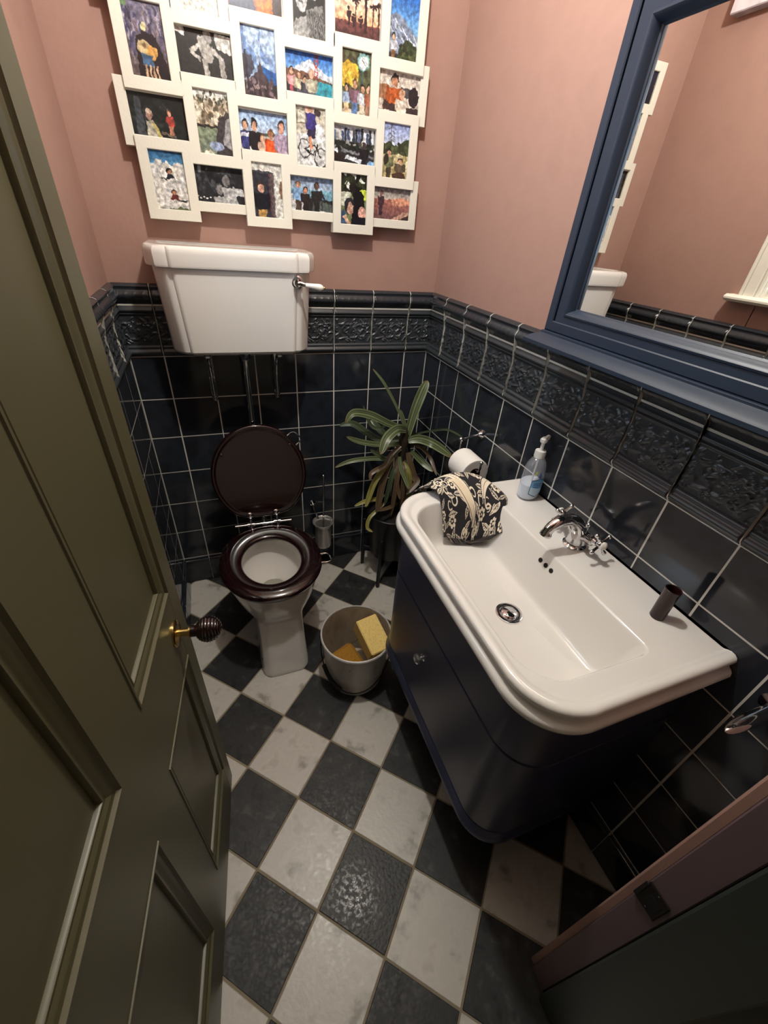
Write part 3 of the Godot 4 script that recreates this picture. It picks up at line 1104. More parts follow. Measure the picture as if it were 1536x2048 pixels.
func toilet() -> void:
	var cx := -0.772
	var o := thing("toilet", "white pedestal toilet with a dark mahogany seat, its lid standing up against the tiles", "toilet", Vector3(cx, 0, 0.44))
	# pan: foot to rim, then down inside
	var rows := []
	for r in [[0.0, 0.0945, 0.202, 6.0, 0.450], [0.006, 0.097, 0.2035, 6.0, 0.450], [0.022, 0.0965, 0.202, 6.0, 0.450], [0.10, 0.092, 0.188, 6.5, 0.444], [0.20, 0.089, 0.172, 6.0, 0.436], [0.245, 0.092, 0.164, 5.0, 0.434], [0.265, 0.105, 0.168, 3.6, 0.432], [0.285, 0.126, 0.178, 2.8, 0.430], [0.32, 0.152, 0.194, 2.3, 0.427], [0.36, 0.170, 0.206, 2.1, 0.424], [0.385, 0.178, 0.211, 2.1, 0.422], [0.398, 0.181, 0.213, 2.1, 0.422], [0.404, 0.176, 0.208, 2.1, 0.422], [0.404, 0.130, 0.160, 2.1, 0.425], [0.398, 0.122, 0.152, 2.1, 0.427], [0.385, 0.122, 0.153, 2.1, 0.427], [0.36, 0.128, 0.160, 2.1, 0.427], [0.33, 0.120, 0.150, 2.1, 0.425], [0.28, 0.092, 0.12, 2.1, 0.42], [0.235, 0.062, 0.085, 2.2, 0.41], [0.21, 0.050, 0.062, 2.2, 0.40], [0.15, 0.045, 0.05, 2.2, 0.39]]:
		var ring := sell(cx, r[4], r[1], r[2], r[3], r[0], 72)
		if r[3] > 4.5:
			# canted corners down the pedestal
			for j in ring.size():
				var d := Vector2(ring[j].x - cx, ring[j].z - r[4])
				var over: float = (absf(d.x) + absf(d.y)) / (r[1] + r[2] - 0.030)
				if over > 1.0:
					ring[j] = Vector3(cx + d.x / over, r[0], r[4] + d.y / over)
		rows.append(ring)
	var b := MB.new()
	b.grid(rows, true, true, true)
	var pan := part("pan", b, M.ceramic, o, 32.0)
	b = MB.new()
	b.grid([sell(cx, 0.405, 0.056, 0.075, 2.2, 0.2265), sell(cx, 0.405, 0.001, 0.001, 2.2, 0.2268)], true, false, true, true)
	part("water", b, M.water, pan)
	for s in [-1.0, 1.0]:
		b = MB.new()
		var n := Vector3(s, 0, 1).normalized()
		b.lathe([Vector2(0.0075, -0.002), Vector2(0.007, 0.004), Vector2(0.0045, 0.008), Vector2(0.0005, 0.009)], 14, frame_of(Vector3.UP, n, n.cross(Vector3.UP), Vector3(cx + s * 0.081, 0.075, 0.605)))
		part("screw_cap", b, M.bronze, pan)
	# seat: rounded ring with a raised inner lip
	rows = []
	var prof := []
	for i in 20:
		var a := TAU * i / 20.0
		prof.append(Vector2(cos(a), sin(a)))
	for p in prof:
		# p.x -1 inner .. 1 outer
		var t: float = (p.x + 1) / 2
		var y: float = 0.4215 + (0.0155 if p.y > 0 else 0.012) * signf(p.y) * pow(absf(p.y), 0.7)
		if p.y > 0:
			y += 0.003 * sin(PI * t) - 0.002 * t
		var row := PackedVector3Array()
		for j in 64:
			var a := TAU * j / 64.0
			var zi := 0.433 + 0.135 * sin(a)
			var xi := 0.110 * cos(a)
			var ro := sell(0, 0, 0.192, 0.222, 2.12, 0, 64)[j]
			row.append(Vector3(cx + lerpf(xi, ro.x, t), y, lerpf(zi, 0.425 + ro.z, t)))
		rows.append(row)
	rows.append(rows[0])
	b = MB.new()
	b.grid(rows, true)
	var seat := part("seat", b, M.wood, o, 70.0)
	loop(Vector3(-0.580, 0.424, 0.475), Vector3(1, 0, 0), Vector3(0, 0, 1), seat)
	# lid: an oval leaf leaning back a little on the pipe
	var lean := atan2(0.075, 0.40)
	var lx := frame_of(Vector3.RIGHT, Vector3(0, cos(lean), -sin(lean)), Vector3(0, sin(lean), cos(lean)), Vector3(-0.762, 0.645, 0.152))
	rows = []
	for q in [[-0.012, 0.92], [-0.010, 0.985], [-0.004, 1.0], [0.004, 1.0], [0.010, 0.988], [0.012, 0.965], [0.0115, 0.93], [0.009, 0.90], [0.0085, 0.88]]:
		var row := PackedVector3Array()
		for j in 56:
			var a := TAU * j / 56.0
			var x: float = 0.188 * cos(a) * q[1]
			var y := 0.207 * sin(a)
			if y < -0.17:
				y = -0.17 - (absf(y) - 0.17) * 0.45
			row.append(lx * Vector3(x, y * q[1], q[0]))
		rows.append(row)
	b = MB.new()
	b.grid(rows, true, true, true)
	var lid := part("lid", b, M.wood, o, 60.0)
	loop(lx * Vector3(0.142, 0.135, 0.006), lx.basis * Vector3(0.76, 0.65, 0.0), lx.basis * Vector3(0.65, -0.76, 0), lid)
	for q in [[-0.135, 0.10], [0.128, 0.118]]:
		b = MB.new()
		b.ball(lx * Vector3(q[0], q[1], 0.012), 0.006, 10)
		part("buffer", b, M.bronze, lid)
	# hinge: rod, pillars, knuckles
	b = MB.new()
	b.tube([Vector3(-0.888, 0.440, 0.205), Vector3(-0.656, 0.436, 0.205)], 0.0055, 12)
	for x in [-0.824, -0.716]:
		b.tube([Vector3(x, 0.404, 0.222), Vector3(x, 0.43, 0.215), Vector3(x, 0.442, 0.206)], [0.012, 0.009, 0.009], 12)
		b.tube([Vector3(x - 0.014, 0.439, 0.205), Vector3(x + 0.014, 0.439, 0.205)], 0.0095, 14)
		b.tube([Vector3(x, 0.444, 0.205), Vector3(x, 0.470, 0.198)], [0.007, 0.006], 10)
		b.lathe([Vector2(0.0005, 0), Vector2(0.015, 0), Vector2(0.015, 0.003), Vector2(0.009, 0.007), Vector2(0.0005, 0.008)], 18, frame_of(Vector3.RIGHT, lx.basis.z, -lx.basis.y, Vector3(x, 0.480, 0.1925)), 1.0, 0.8)
	part("hinge", b, M.chrome, o)

# little bail handle
func loop(at: Vector3, out: Vector3, along: Vector3, parent: Node) -> void:
	var b := MB.new()
	var w := 0.026
	b.tube(smooth([at - along * w, at - along * w + out * 0.016, at - along * w * 0.5 + out * 0.028, at + along * w * 0.7 + out * 0.028, at + along * w + out * 0.016, at + along * w], 4), 0.0026, 8)
	for s in [-1, 1]:
		b.tube([at + along * w * s - out * 0.012, at + along * w * s + out * 0.005], [0.0055, 0.004], 10)
	part("bail_handle", b, M.chrome, parent)

# ---------------------------------------------------------------- vanity, basin
func vanity() -> void:
	var o := thing("vanity_unit", "dark navy floating vanity cabinet with rounded corners under the white basin", "vanity", Vector3(-0.2, 0.262, 1.115))
	var r := [0.09, 0.004, 0.004, 0.09]
	var x0 := -0.430
	var z0 := 0.775
	var z1 := 1.462
	var b := MB.new()
	var rows := []
	for q in [[0.286, 0.004], [0.640, 0.004], [0.730, 0.004]]:
		rows.append(lift(rrect(x0 + q[1], -0.001, z0 + q[1], z1 - q[1], r, 12), q[0]))
	b.grid(rows, true, true, true)
	part("carcass", b, M.navy, o)
	# upper fascia, drawer front wrapped round the corners, each with softened edges
	for s in [["fascia", 0.652, 0.817], ["drawer_front", 0.306, 0.647]]:
		b = MB.new()
		rows = []
		for q in [[s[1], 0.010], [s[1], 0.001], [s[1] + 0.002, -0.001], [s[2] - 0.002, -0.001], [s[2], 0.001], [s[2], 0.010]]:
			rows.append(lift(rrect(x0 + q[1], -0.001, z0 + q[1], z1 - q[1], r, 12), q[0]))
		if s[0] == "fascia":
			rows.append(lift(rrect(x0 + 0.016, -0.001, z0 + 0.016, z1 - 0.016, [0.08, 0.004, 0.004, 0.08], 12), s[2]))
			rows.append(lift(rrect(x0 + 0.016, -0.001, z0 + 0.016, z1 - 0.016, [0.08, 0.004, 0.004, 0.08], 12), s[1]))
			rows.append(rows[0])
		b.grid(rows, true, s[0] != "fascia", s[0] != "fascia")
		part(s[0], b, M.navy, o, 30.0)
	b = MB.new()
	rows = []
	for q in [[0.262, 0.004], [0.262, -0.006], [0.265, -0.010], [0.275, -0.010], [0.281, -0.008], [0.289, -0.005], [0.300, -0.002], [0.305, 0.004]]:
		rows.append(lift(rrect(x0 + q[1], -0.001, z0 + q[1], z1 - q[1], [0.095, 0.004, 0.004, 0.095], 12), q[0]))
	b.grid(rows, true, true, true)
	part("base_moulding", b, M.navy, o, 30.0)
	b = MB.new()
	var kx := frame_of(Vector3.UP, Vector3.LEFT, Vector3.BACK, Vector3(x0 + 0.001, 0.520, 1.072))
	b.lathe([Vector2(0.011, 0), Vector2(0.011, 0.003), Vector2(0.006, 0.005), Vector2(0.005, 0.012), Vector2(0.0005, 0.0125)], 16, kx)
	var st := part("knob_stem", b, M.chrome, o)
	b = MB.new()
	b.lathe([Vector2(0.0005, 0.011), Vector2(0.008, 0.012), Vector2(0.015, 0.019), Vector2(0.0145, 0.024), Vector2(0.008, 0.029), Vector2(0.0005, 0.030)], 8, kx)
	part("knob", b, M.crystal, st, 10.0)

func basin() -> void:
	var o := thing("basin", "wide white ceramic washbasin with a moulded rim, set on the navy vanity", "basin", Vector3(-0.23, 0.83, 1.13))
	var rows := []
	var x0 := -0.462
	var z0 := 0.772
	var z1 := 1.492
	# outside from underneath up over the double-rolled rim (inset, y)
	for q in [[0.030, 0.818], [0.018, 0.820], [0.008, 0.824], [0.001, 0.832], [-0.002, 0.841], [0.0, 0.849], [0.004, 0.8535], [0.0085, 0.8565], [0.0105, 0.861], [0.0095, 0.866], [0.0065, 0.872], [0.006, 0.878], [0.0085, 0.8835], [0.0135, 0.8865], [0.020, 0.8868], [0.0265, 0.884], [0.031, 0.8808], [0.036, 0.880]]:
		var rr: float = 0.118 - q[0] * 0.6
		rows.append(lift(rrect(x0 + q[0], -0.0005, z0 + q[0], z1 - q[0], [rr, 0.004, 0.004, rr], 14), q[1]))
	# bowl (x0, x1, z0, z1, front radius, back radius, y)
	for q in [[-0.424, -0.146, 0.836, 1.422, 0.088, 0.024, 0.880], [-0.421, -0.149, 0.839, 1.419, 0.086, 0.024, 0.8785], [-0.418, -0.152, 0.842, 1.416, 0.085, 0.024, 0.874], [-0.412, -0.163, 0.851, 1.409, 0.083, 0.026, 0.84], [-0.404, -0.178, 0.864, 1.401, 0.080, 0.03, 0.79], [-0.400, -0.184, 0.870, 1.397, 0.078, 0.03, 0.772], [-0.394, -0.190, 0.877, 1.390, 0.075, 0.03, 0.762], [-0.384, -0.200, 0.888, 1.380, 0.07, 0.03, 0.757], [-0.36, -0.22, 0.93, 1.34, 0.06, 0.03, 0.753], [-0.31, -0.235, 1.10, 1.22, 0.03, 0.02, 0.748]]:
		rows.append(lift(rrect(q[0], q[1], q[2], q[3], [q[4], q[5], q[5], q[4]], 14), q[6]))
	var b := MB.new()
	b.grid(rows, true, false, true)
	part("bowl", b, M.ceramic, o, 50.0)
	# raised tap ledge line is the deck itself; overflow: three holes
	for k in 3:
		b = MB.new()
		var n := Vector3(-0.95, 0.30, 0).normalized()
		b.lathe([Vector2(0.0062, -0.004), Vector2(0.0062, 0.0012), Vector2(0.0005, 0.0013)], 14, frame_of(Vector3(0, 0, 1), n, n.cross(Vector3(0, 0, 1)) * -1, Vector3(-0.1602, 0.8485, 1.103 + 0.0205 * k)))
		part("overflow_hole", b, M.hole, o)
	var dc := Vector3(-0.268, 0.7485, 1.162)
	b = MB.new()
	b.lathe([Vector2(0.0335, 0.0), Vector2(0.033, 0.003), Vector2(0.029, 0.0042), Vector2(0.0235, 0.0034), Vector2(0.022, -0.004), Vector2(0.0005, -0.004)], 30, Transform3D(Basis.IDENTITY, dc))
	var w := part("waste_ring", b, M.chrome, o)
	b = MB.new()
	b.lathe([Vector2(0.0005, -0.002), Vector2(0.0185, -0.002), Vector2(0.0195, 0.004), Vector2(0.017, 0.007), Vector2(0.0005, 0.0095)], 26, Transform3D(Basis.IDENTITY, dc))
	part("plug", b, M.chrome, w)

func tap() -> void:
	var c := Vector3(-0.067, 0.8795, 1.103)
	var o := thing("mixer_tap", "chrome swan-neck basin mixer tap with two cross handles on the basin deck", "tap", c)
	var b := MB.new()
	b.lathe([Vector2(0.029, 0), Vector2(0.029, 0.004), Vector2(0.0245, 0.007), Vector2(0.021, 0.012), Vector2(0.0215, 0.022), Vector2(0.0195, 0.040), Vector2(0.0165, 0.052), Vector2(0.010, 0.058), Vector2(0.0005, 0.059)], 26, Transform3D(Basis.IDENTITY, c))
	part("body", b, M.chrome, o)
	b = MB.new()
	var path := smooth([c + Vector3(0.004, 0.030, 0), c + Vector3(-0.012, 0.064, 0), c + Vector3(-0.040, 0.0855, 0), c + Vector3(-0.075, 0.088, 0), c + Vector3(-0.101, 0.074, 0), c + Vector3(-0.110, 0.052, 0)], 6)
	var rad := []
	for i in path.size():
		var t := float(i) / (path.size() - 1)
		rad.append(lerpf(0.0185, 0.0125, minf(1.0, t * 1.25)) + (0.002 if t > 0.93 else 0.0))
	b.tube(path, rad, 18)
	part("spout", b, M.chrome, o, 60.0)
	for s in [-1.0, 1.0]:
		var dirv := Vector3(0.0, 0.28, s).normalized()
		b = MB.new()
		b.tube([c + Vector3(0, 0.034, s * 0.012), c + Vector3(0, 0.034, 0) + dirv * 0.030, c + Vector3(0, 0.034, 0) + dirv * 0.034, c + Vector3(0, 0.034, 0) + dirv * 0.046, c + Vector3(0, 0.034, 0) + dirv * 0.050, c + Vector3(0, 0.034, 0) + dirv * 0.060], [0.011, 0.010, 0.0135, 0.0135, 0.009, 0.008], 14)
		var v := part("valve", b, M.chrome, o, 30.0)
		var hub := c + Vector3(0, 0.034, 0) + dirv * 0.070
		var e1 := Vector3(1, 0, 0)
		var e2 := dirv.cross(e1).normalized()
		b = MB.new()
		b.ball(hub, 0.0105, 14)
		for k in 4:
			var a := PI / 2 * k + 0.55
			var d := e1 * cos(a) + e2 * sin(a)
			b.tube([hub, hub + d * 0.014, hub + d * 0.022, hub + d * 0.027], [0.0045, 0.0034, 0.0036, 0.0044], 8)
			b.ball(hub + d * 0.029, 0.0058, 10)
		part("cross_handle", b, M.chrome, v)
		b = MB.new()
		var xf := frame_of(e1, dirv, e2 * -1, hub + dirv * 0.008)
		b.lathe([Vector2(0.0005, 0), Vector2(0.0095, 0.0), Vector2(0.0098, 0.003), Vector2(0.007, 0.006), Vector2(0.0005, 0.0075)], 18, xf)
		part("button", b, M.porcelain, v)
	b = MB.new()
	b.tube([c + Vector3(0.030, 0, -0.004), c + Vector3(0.030, 0.050, -0.004)], 0.003, 10)
	b.ball(c + Vector3(0.030, 0.054, -0.004), 0.006, 10)
	part("pop_up_rod", b, M.chrome, o)

# ---------------------------------------------------------------- mirror
func mirror_cabinet() -> void:
	var o := thing("mirror_cabinet", "slate blue wooden mirror cabinet hanging above the basin", "mirror", Vector3(-0.06, 1.31, 1.12))
	var xf := frame_of(Vector3.BACK, Vector3.UP, Vector3.LEFT, Vector3.ZERO)
	var b := MB.new()
	b.ring(0.838, 1.402, 1.343, 1.884, [Vector2(0, 0.004), Vector2(0, 0.117), Vector2(0.002, 0.119), Vector2(0.020, 0.119), Vector2(0.022, 0.117), Vector2(0.022, 0.004)], xf)
	b.box(Vector3(1.12, 1.613, 0.012), Vector3(0.53, 0.52, 0.01), 0.0, xf)
	part("carcass", b, M.frame_blue, o, 30.0)
	b = MB.new()
	b.ring(0.8635, 1.3765, 1.3525, 1.8595, [Vector2(0, 0.085), Vector2(0, 0.1155), Vector2(0.0015, 0.117), Vector2(0.026, 0.117), Vector2(0.0275, 0.119), Vector2(0.031, 0.120), Vector2(0.035, 0.1175), Vector2(0.039, 0.111), Vector2(0.041, 0.104), Vector2(0.044, 0.102), Vector2(0.044, 0.085)], xf)
	var dr := part("door_frame", b, M.frame_blue, o, 30.0)
	b = MB.new()
	b.box(Vector3(1.12, 1.606, 0.098), Vector3(0.436, 0.432, 0.006), 0.0, xf)
	part("mirror_glass", b, M.mirror, dr)
	# cornices below and above: a hollow moulding returned on three sides
	for s in [["bottom_moulding", 1.3425, -1.0], ["top_moulding", 1.885, 1.0]]:
		var rows := []
		for q in [[0.0, 0.0], [0.004, 0.002], [0.004, 0.006], [0.010, 0.0095], [0.019, 0.014], [0.0265, 0.020], [0.030, 0.0225], [0.030, 0.030], [0.026, 0.031], [0.0, 0.031]]:
			var x1: float = -0.119 - q[0]
			var y: float = s[1] + s[2] * q[1]
			rows.append(PackedVector3Array([Vector3(-0.002, y, 0.838 - q[0]), Vector3(x1, y, 0.838 - q[0]), Vector3(x1, y, 1.402 + q[0]), Vector3(-0.002, y, 1.402 + q[0])]))
		b = MB.new()
		b.grid(rows, true, true, true)
		part(s[0], b, M.frame_blue, o, 30.0)

func picture() -> void:
	var o := thing("canvas_picture", "pale marbled canvas high on the left wall, seen at the top of the mirror", "picture", Vector3(LEFT, 2.175, 0.4))
	var b := MB.new()
	b.box(Vector3(LEFT + 0.013, 2.33, 0.42), Vector3(0.038, 0.31, 0.60), 0.003)
	part("canvas", b, M.canvas, o)

# ---------------------------------------------------------------- photo collage
func photo_frame() -> void:
	var o := thing("photo_frame", "large white multi-aperture frame of family snapshots on the back wall above the cistern", "photo frame", Vector3(-0.565, 1.485, 0))
	var P := [[-0.817, 1.925, "blank", "empty white mount"], [-0.537, 1.925, "faces", "black and white print of two faces"], [-0.260, 1.924, "mountain", "print of a snowy mountain under blue sky"], [-0.955, 1.790, "canyon", "print of two people in front of a dark cave mouth"], [-0.678, 1.790, "rock", "print of rocks under a cloudy blue sky"], [-0.400, 1.788, "clock", "print of a group of people under a street clock"], [-0.817, 1.651, "cliff", "print of a person by a lake and pale cliff"], [-0.539, 1.652, "bicycle", "print of a person riding a bicycle"], [-0.261, 1.648, "hikers", "print of hikers under trees"], [-0.957, 1.511, "surf", "print of two people swimming in white surf"], [-0.679, 1.511, "doorway", "print of a person in black shirt in a doorway"], [-0.400, 1.511, "selfie", "print of two people close together in a garden"]]
	var L := [[-0.982, 1.953, "night", "dark print"], [-0.704, 1.953, "sunset", "print of a warm sunset scene"], [-0.423, 1.952, "palms", "print of palm trees at sunset"], [-0.842, 1.815, "stage", "black and white print of a seated person"], [-0.562, 1.814, "bridge", "print of a family in front of a red bridge"], [-0.286, 1.812, "orange", "print of a person in an orange shirt"], [-0.982, 1.675, "woods", "print of two people in dark woods"], [-0.704, 1.674, "family", "print of a family of five under blue sky"], [-0.424, 1.674, "city", "print of a city waterfront"], [-0.845, 1.539, "couple", "black and white print of a couple"], [-0.565, 1.539, "seaside", "print of a family at the seaside"], [-0.288, 1.536, "beach", "print of a person on a beach at dusk"]]
	var ink := Ink.new(1024, 1024)
	ink.im.fill(Color(0.5, 0.5, 0.5))
	var k := 0
	var jobs := []
	for a in P:
		jobs.append([a, 0.088, 0.137, true])
	for a in L:
		jobs.append([a, 0.138, 0.087, false])
	for j in jobs:
		var up: bool = j[3]
		var cw := 128.0 if up else 204.0
		var ch := 200.0 if up else 128.0
		var cx := (k % 8) * 128.0 if up else (k % 5) * 204.0
		var cy := floorf(k / 8) * 200.0 if up else 400.0 + floorf(k / 5) * 128.0
		ink.cell(cx, cy, cw, ch)
		draw_photo(ink, j[0][2])
		j.append(Rect2(cx, cy, cw, ch))
		k += 1
		if k == 12 and up:
			k = 0
	# loosen the drawn outlines, mottle and grain the prints
	var src: Image = ink.im.duplicate()
	src.resize(560, 560, Image.INTERPOLATE_BILINEAR)
	src.resize(1024, 1024, Image.INTERPOLATE_CUBIC)
	var bend := FastNoiseLite.new()
	bend.seed = 4
	bend.frequency = 0.045
	bend.fractal_octaves = 3
	var blotch := FastNoiseLite.new()
	blotch.seed = 14
	blotch.frequency = 0.05
	blotch.fractal_octaves = 5
	for j in jobs:
		var r: Rect2 = j[4]
		for y in range(int(r.position.y), int(r.end.y)):
			for x in range(int(r.position.x), int(r.end.x)):
				var sx := clampi(int(x + 5.0 * bend.get_noise_2d(x, y)), int(r.position.x) + 1, int(r.end.x) - 2)
				var sy := clampi(int(y + 5.0 * bend.get_noise_2d(x + 700, y)), int(r.position.y) + 1, int(r.end.y) - 2)
				var c := src.get_pixel(sx, sy)
				var g := 0.90 + 0.42 * blotch.get_noise_2d(x, y) + rng.randf_range(-0.08, 0.08)
				ink.im.set_pixel(x, y, Color(c.r * g, c.g * g, c.b * g))
	M.print = col(1, 1, 1, 0.3)
	M.print.albedo_texture = tex(ink.im)
	M.print.texture_repeat = false
	var edge := 0.0255
	for j in jobs:
		var x: float = j[0][0]
		var y: float = j[0][1]
		var w: float = j[1]
		var h: float = j[2]
		var up: bool = j[3]
		var front := 0.040 if up else 0.0325
		var by := edge
		var b := MB.new()
		var wide := edge + (0.0015 if up else 0.0)
		b.ring(x - wide, x + w + wide, y - by, y + h + by, [Vector2(0, 0.006), Vector2(0, front - 0.001), Vector2(0.001, front), Vector2(wide - 0.0015, front), Vector2(wide, front - 0.0015), Vector2(wide, 0.006)])
		var fp := part("mount", b, M.board, o, 30.0)
		b = MB.new()
		var r: Rect2 = j[4]
		var z := front - 0.007
		var v0 := b.vert(Vector3(x - 0.002, y - 0.002, z), Vector2(r.position.x + 1, r.end.y - 1) / 1024.0)
		b.vert(Vector3(x + w + 0.002, y - 0.002, z), Vector2(r.end.x - 1, r.end.y - 1) / 1024.0)
		b.vert(Vector3(x + w + 0.002, y + h + 0.002, z), Vector2(r.end.x - 1, r.position.y + 1) / 1024.0)
		b.vert(Vector3(x - 0.002, y + h + 0.002, z), Vector2(r.position.x + 1, r.position.y + 1) / 1024.0)
		b.quad(v0, v0 + 1, v0 + 2, v0 + 3)
		tag(part("print", b, M.print, fp), j[0][3])

func C(r: int, g: int, b: int) -> Color:
	return Color(r / 255.0, g / 255.0, b / 255.0)

func draw_photo(k: Ink, what: String) -> void:
	var skin := C(196, 150, 122)
	var dark := C(24, 24, 26)
	k.rect(0, 0, 1, 1, C(40, 40, 42))
	match what:
		"blank":
			k.rect(0, 0, 1, 1, C(222, 220, 208))
		"night":
			k.grad(0, 0, 1, 1, C(30, 36, 60), C(18, 18, 24))
			k.speckle(40, 0.01, 0.05, [C(50, 60, 90), C(26, 28, 40), C(90, 80, 70)], rng)
		"faces":
			k.grad(0, 0, 1, 1, C(80, 80, 80), C(30, 30, 30))
			k.ell(0.30, 0.42, 0.30, 0.34, C(38, 38, 38))
			k.ell(0.28, 0.40, 0.19, 0.25, C(178, 178, 176))
			k.ell(0.22, 0.36, 0.035, 0.02, dark)
			k.ell(0.34, 0.37, 0.035, 0.02, dark)
			k.ell(0.27, 0.52, 0.07, 0.02, C(90, 90, 90))
			k.ell(0.72, 0.30, 0.26, 0.40, C(34, 34, 34))
			k.ell(0.66, 0.24, 0.16, 0.22, C(188, 188, 186))
			k.poly([Vector2(0.4, 0.62), Vector2(0.9, 0.5), Vector2(1, 1), Vector2(0.5, 1)], C(120, 120, 118))
			for i in 9:
				k.line(Vector2(0.5 + 0.05 * i, 0.6), Vector2(0.55 + 0.05 * i, 1.0), 0.018, C(50, 50, 50))
			k.poly([Vector2(0.08, 0.75), Vector2(0.42, 0.68), Vector2(0.5, 1), Vector2(0, 1)], C(150, 150, 148))
		"mountain":
			k.grad(0, 0, 1, 0.62, C(20, 82, 168), C(130, 180, 222))
			k.poly([Vector2(0, 0.42), Vector2(0.2, 0.33), Vector2(0.45, 0.38), Vector2(0.8, 0.56), Vector2(1, 0.62), Vector2(1, 0.9), Vector2(0, 0.9)], C(122, 136, 158))
			for i in 60:
				var p := Vector2(rng.randf(), rng.randf_range(0.38, 0.8))
				if p.y > 0.36 + 0.25 * p.x:
					k.line(p, p + Vector2(0.12, 0.09), 0.02, [C(225, 230, 236), C(70, 78, 100), C(190, 198, 210)][i % 3])
			k.poly([Vector2(0.4, 0.78), Vector2(0.65, 0.66), Vector2(1, 0.78), Vector2(1, 1), Vector2(0.3, 1)], C(44, 58, 36))
			k.speckle(60, 0.02, 0.05, [C(52, 68, 40), C(32, 44, 28), C(78, 84, 50)], rng, 0.76, 1.0, 0.4, 1.0)
			k.figure(0.18, 0.62, 1.0, 0.2, C(200, 205, 215), C(120, 90, 60), dark, skin)
		"canyon":
			k.grad(0, 0, 1, 1, C(110, 106, 130), C(90, 74, 70))
			for i in 90:
				var p := Vector2(rng.randf(), rng.randf_range(0, 0.8))
				k.line(p, p + Vector2(rng.randf_range(-0.08, 0.08), 0.16), 0.045, [C(70, 68, 104), C(150, 142, 158), C(58, 54, 76), C(132, 116, 122), C(98, 92, 116)][i % 5])
			k.ell(0.05, 0.06, 0.12, 0.06, C(92, 120, 80))
			k.poly([Vector2(0.2, 1), Vector2(0.22, 0.5), Vector2(0.45, 0.36), Vector2(0.75, 0.44), Vector2(0.9, 0.7), Vector2(1, 1)], C(32, 22, 26))
			k.ell(0.48, 0.33, 0.06, 0.05, C(208, 200, 150))
			k.ell(0.42, 0.58, 0.17, 0.09, C(190, 172, 130))
			k.ell(0.6, 0.64, 0.14, 0.09, C(202, 150, 80))
			k.ell(0.42, 0.56, 0.06, 0.035, C(140, 104, 74))
			k.poly([Vector2(0.3, 0.66), Vector2(0.6, 0.68), Vector2(0.6, 0.82), Vector2(0.32, 0.82)], C(66, 96, 130))
			for x in [0.38, 0.48, 0.56, 0.66]:
				k.line(Vector2(x, 0.8), Vector2(x + 0.02, 0.97), 0.05, C(196, 160, 128))
		"rock":
			k.grad(0, 0, 1, 0.75, C(72, 104, 160), C(150, 176, 208))
			k.speckle(18, 0.1, 0.22, [C(128, 152, 192), C(160, 182, 212), C(104, 132, 178)], rng, 0.0, 0.5)
			k.poly([Vector2(0.5, 0.52), Vector2(1, 0.6), Vector2(1, 0.76), Vector2(0.6, 0.78)], C(30, 84, 150))
			k.poly([Vector2(0, 1), Vector2(0.08, 0.78), Vector2(0.3, 0.68), Vector2(0.42, 0.62), Vector2(0.5, 0.46), Vector2(0.58, 0.6), Vector2(0.8, 0.8), Vector2(1, 0.94), Vector2(1, 1)], C(66, 52, 56))
			k.speckle(50, 0.02, 0.06, [C(110, 92, 96), C(44, 34, 38), C(150, 130, 128), C(86, 70, 70)], rng, 0.72, 1.0, 0.1, 0.9)
			k.poly([Vector2(0, 0.4), Vector2(0.3, 0.42), Vector2(0.36, 0.56), Vector2(0.2, 0.7), Vector2(0, 0.74)], C(58, 58, 74))
			k.line(Vector2(0.1, 0.35), Vector2(0.14, 0.9), 0.06, C(42, 34, 40))
		"clock":
			k.grad(0, 0, 1, 1, C(60, 66, 44), C(90, 84, 60))
			k.speckle(80, 0.05, 0.12, [C(46, 52, 38), C(84, 88, 60), C(66, 60, 44)], rng, 0.0, 0.45)
			k.speckle(60, 0.05, 0.10, [C(206, 170, 60), C(226, 196, 86), C(178, 142, 48)], rng, 0.26, 0.5, 0.0, 0.5)
			k.ell(0.72, 0.17, 0.20, 0.13, C(120, 160, 158))
			k.ell(0.73, 0.18, 0.155, 0.10, C(236, 240, 240))
			k.line(Vector2(0.73, 0.18), Vector2(0.66, 0.14), 0.02, dark)
			k.line(Vector2(0.73, 0.18), Vector2(0.80, 0.21), 0.02, dark)
			k.line(Vector2(0.69, 0.3), Vector2(0.69, 0.62), 0.06, C(54, 84, 82))
			k.rect(0, 0.9, 1, 1, C(190, 180, 168))
			k.figure(0.18, 0.52, 0.98, 0.26, C(150, 170, 196), C(206, 176, 140), dark, skin)
			k.figure(0.46, 0.44, 1.0, 0.28, C(120, 90, 104), C(90, 120, 166), C(90, 70, 50), skin)
			k.figure(0.72, 0.50, 1.0, 0.26, C(210, 214, 222), C(200, 190, 170), dark, skin)
			k.figure(0.9, 0.48, 1.0, 0.2, C(150, 92, 66), C(150, 110, 90), dark, skin)
		"cliff":
			k.grad(0, 0, 1, 0.2, C(222, 224, 222), C(196, 192, 180))
			k.rect(0, 0.2, 1, 0.55, C(172, 158, 136))
			k.speckle(120, 0.02, 0.07, [C(196, 180, 156), C(128, 112, 92), C(98, 88, 70), C(210, 200, 180)], rng, 0.15, 0.54)
			k.speckle(26, 0.015, 0.04, [C(64, 66, 52), C(92, 92, 76)], rng, 0.06, 0.2)
			k.rect(0, 0.53, 1, 0.57, C(46, 42, 38))
			k.grad(0, 0.57, 1, 1, C(126, 138, 112), C(116, 124, 112))
			k.poly([Vector2(0.5, 0.8), Vector2(0.66, 0.42), Vector2(0.9, 0.3), Vector2(1, 0.32), Vector2(1, 1), Vector2(0.5, 1)], C(62, 56, 58))
			k.poly([Vector2(0.72, 0.8), Vector2(0.86, 0.42), Vector2(1, 0.38), Vector2(1, 0.9)], C(150, 146, 148))
			k.ell(0.52, 0.84, 0.2, 0.07, C(150, 164, 192))
